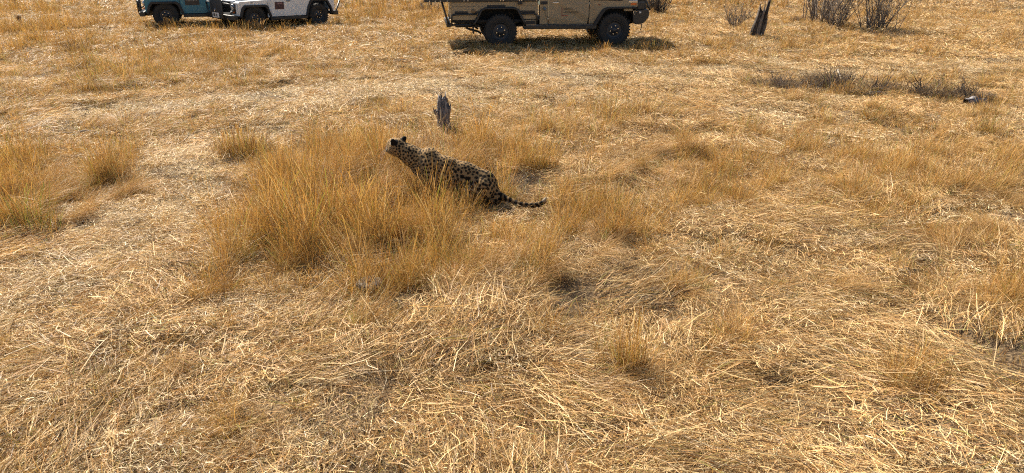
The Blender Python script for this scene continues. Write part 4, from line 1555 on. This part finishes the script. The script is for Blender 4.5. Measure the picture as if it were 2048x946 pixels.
def lump(name, px, py, label, r, seed, material, cat="dung"):
    rng = np.random.default_rng(seed)
    bm = bmesh.new()
    for k in range(6):
        M = Matrix.Translation((rng.normal(0, r * .7), rng.normal(0, r * .35), r * .25)) @ Matrix.Diagonal((1.3, .9, .6, 1))
        bmesh.ops.create_icosphere(bm, subdivisions=2, radius=r * rng.uniform(.45, .8), matrix=M)
    for v in bm.verts:
        v.co += Vector(rng.normal(0, r * .05, 3))
    o = obj(name, bm_mesh(name, bm), material)
    o.location = gpos(px, py)
    tag(o, label, cat)
    return o


def build_plants():
    # bare shrubs at the back right
    shrub("thorn_bush", 1466, 56, "small bare twiggy thorn bush standing left of the dark split trunk", 9, .80, .014, .12, .50, 36, 41, tw_len=.28)
    shrub("bare_sapling", 1605, 42, "thin bare sapling with few stems left of the big leafless shrub", 3, 2.0, .017, .12, .16, 5, 42, tw_len=.4)
    shrub("leafless_shrub", 1640, 52, "big leafless shrub with thick dark stems and a pale bare pole beside it", 13, 2.2, .032, .32, .28, 20, 43, tw_len=.65)
    shrub("leafless_shrub", 1672, 62, "dense clump of brown upright stems right behind the pale pole", 20, 1.7, .016, .20, .22, 15, 44, tw_len=.5)
    shrub("leafless_shrub", 1746, 64, "dense leafless shrub of many upright grey stems, rightmost of the shrubs", 30, 2.0, .015, .34, .20, 15, 45, tw_len=.55)
    shrub("bare_sapling", 1782, 70, "few thin spreading stems at the right foot of the rightmost shrub", 4, 1.3, .012, .25, .35, 6, 46, tw_len=.3)
    shrub("dark_bush", 1312, 30, "dark brown dense bush just beyond the front bumper of the sand truck", 46, .85, .014, .30, .22, 16, 47, DARKWOOD, .28)
    shrub("dark_bush", 860, 26, "low dark scrubby bush beyond the back end of the sand truck", 26, .40, .010, .40, .5, 12, 48, BARK, .2)
    a = gpos(1637, 58)
    stick("pale_pole", a, (a[0] + .13, a[1] + .10, a[2] + 1.5), .026, "pale bleached pole leaning upright against the big leafless shrub", PALEWOOD, 51, "pole", .02)
    a, b = gpos(1742, 66), gpos(1722, 60)
    stick("curved_branch", (a[0], a[1], a[2] + .02), (b[0], b[1], b[2] + .35), .018, "pale curved branch at the foot of the rightmost shrub", PALEWOOD, 52, "branch", .16)
    # leaf heaps at the shrubs' feet, the first two dark to double as shadow
    for px, py, r, lab, sd in ((1700, 68, .50, "leaf litter heap, darkened as shadow, at the right foot of the big leafless shrub", 61), (1770, 74, .70, "wide brown litter heap, darkened as shadow, under the rightmost shrub", 62), (1598, 48, .30, "small brown tussock at the foot of the thin sapling", 63)):
        tussock("dry_tussock", px, py, lab, 520, r, .34, P_DARK + [(.30, .18, .08, 2)], sd, 3.0, .5, .8, flat=.55, heads=False)
    # grey dead tussocks in a row, right middle distance
    row = [(1548, 178, .50, .40, "grey dead tussock, leftmost of the dark row right of the stump"), (1652, 174, .46, .42, "tall dark dead tussock second from the left in the dark row"),
           (1738, 182, .60, .32, "low dark dead tussock in the middle of the dark row"), (1870, 196, .50, .32, "dark dead tussock near the right end of the dark row"),
           (1945, 202, .36, .2, "lowest dark tussock just behind the grey weathered log end")]
    for k, (px, py, r, h, lab) in enumerate(row):
        tussock("dead_tussock", px, py, lab, 1300, r, h, P_DARK, 70 + k, 1.9, .5, .8, flat=.55, group="dark dead tussocks at the right", heads=False)
    for k, (px, py, n, lab) in enumerate(((1600, 176, 34, "low tangle of dark twigs over the left end of the dark row"), (1705, 180, 40, "wide low tangle of dark twigs over the middle of the dark row"), (1885, 198, 30, "low tangle of dark twigs left of the grey weathered log end"))):
        shrub("brushwood", px, py, lab, n, .45, .011, .60, 1.15, 7, 120 + k, DARKWOOD if k else BARK, .3, cat="brushwood")
    log("weathered_log", 1946, 213, "short grey weathered log end lying right of the dark tussocks", .42, .085, .35, GREYWOOD, 81)
    log("fallen_branch", 1755, 190, "long grey fallen branch lying behind the dark dead tussocks", 1.1, .05, -.25, GREYWOOD, 82, "branch")
    log("fallen_branch", 172, 268, "dark fallen branch half buried in straw at the left", .85, .045, .12, DARKWOOD, 83, "branch")
    log("charred_log", 2030, 290, "dark stick lying in straw at the right edge", .45, .035, .1, DARKWOOD, 84, "stick")
    a, b = gpos(1672, 152), gpos(1690, 192)
    stick("bleached_stick", (a[0], a[1], a[2] + .22), (b[0], b[1], b[2] + .03), .018, "bleached stick lying across the dark dead tussocks", PALEWOOD, 85)
    a, b = gpos(815, 148), gpos(873, 152)
    stick("thin_stick", (a[0], a[1], a[2] + .05), (b[0], b[1], b[2] + .05), .014, "thin dark stick on flat straw beyond the splintered stump", DARKWOOD, 86)
    dung = mat("dry_dung", (.030, .022, .016), .95, noise=(30, (.07, .05, .035), .25), bump=(40, .6))
    lump("dung_pile", 346, 268, "dark dung pile on flattened straw at the left", .085, 91, dung)
    lump("dung_pile", 392, 285, "small dark dung lump beside the flattened straw track", .05, 92, dung)
    lump("dung_pile", 545, 293, "dark clod just right of the round tussock", .07, 93, dung)
    lump("dung_pile", 62, 56, "small dark clod near the charred stub far left", .10, 94, dung)
    # single tussocks one can point to
    tussock("grass_tussock", 478, 318, "round golden tussock with a dark right side, left of the leopard's patch", 900, .27, .40, P_GOLD + [(.22, .12, .05, 2)], 101, 1.3, .22, .4)
    tussock("grass_tussock", 522, 306, "brown tussock coloured as shade, leaning against the round golden tussock", 520, .17, .30, P_BROWN, 102, 1.3)  # brown palette stands in for the shaded right side of the clump
    tussock("grass_tussock", 1258, 735, "slim upright orange tuft standing alone in the flattened foreground straw", 230, .10, .42, P_GOLD, 103, 1.0, .10, .15)
    tussock("grass_tussock", 1212, 722, "sparse low tuft just left of the slim upright orange tuft", 120, .12, .28, P_GOLD, 104, 1.0, .15, .25)
    tussock("grass_tussock", 502, 66, "pale dry tussock hiding the front wheel of the white jeep", 700, .55, .38, P_MIX, 105, 3.2, .4, .6, flat=.6)
    tussock("grass_tussock", 150, 108, "tussock with shadow put in its dark tones, in the upper left grass", 520, .42, .30, P_BROWN + [(.08, .05, .035, 3)], 106, 2.4, .3, .5, flat=.7)  # dark brown blades stand in for the shadow on this tussock
    tussock("grass_tussock", 345, 62, "small orange tussock in front of the blue jeep's wheel", 260, .22, .30, P_GOLD, 107, 3.0, .2, .4)
    tussock("grass_tussock", 70, 470, "green streaked tussock at the near edge of the left grass patch", 420, .24, .42, P_GOLD + P_GREEN, 108, 1.1, .25, .45)
    tussock("grass_tussock", 775, 604, "golden tuft growing right of the low sawn stump", 150, .10, .22, P_GOLD, 112, 1.0, .3, .6)
    tussock("grass_tussock", 722, 600, "sparse bent tuft at the left foot of the low sawn stump", 150, .12, .22, P_GOLD, 113, 1.0, .4, .7)
    # hollow of grey tangled stalks behind the tail
    tussock("dead_tussock", 1062, 372, "hollow of grey tangled dead stalks just behind the leopard's tail", 1300, .40, .30, P_DARK + [(.60, .52, .38, .6), (.45, .38, .26, .4)], 109, 1.1, .9, .9, flat=.8, heads=False)
    tussock("grass_tussock", 1300, 102, "pale fringe tussock in the shadow of the truck's front wheel", 300, .45, .26, P_MIX, 110, 2.6, .3, .5, flat=.5)
    tussock("grass_tussock", 985, 104, "pale fringe tussock in the shadow of the truck's rear wheel", 300, .45, .24, P_MIX, 111, 2.6, .3, .5, flat=.5)


build_stumps()
build_plants()
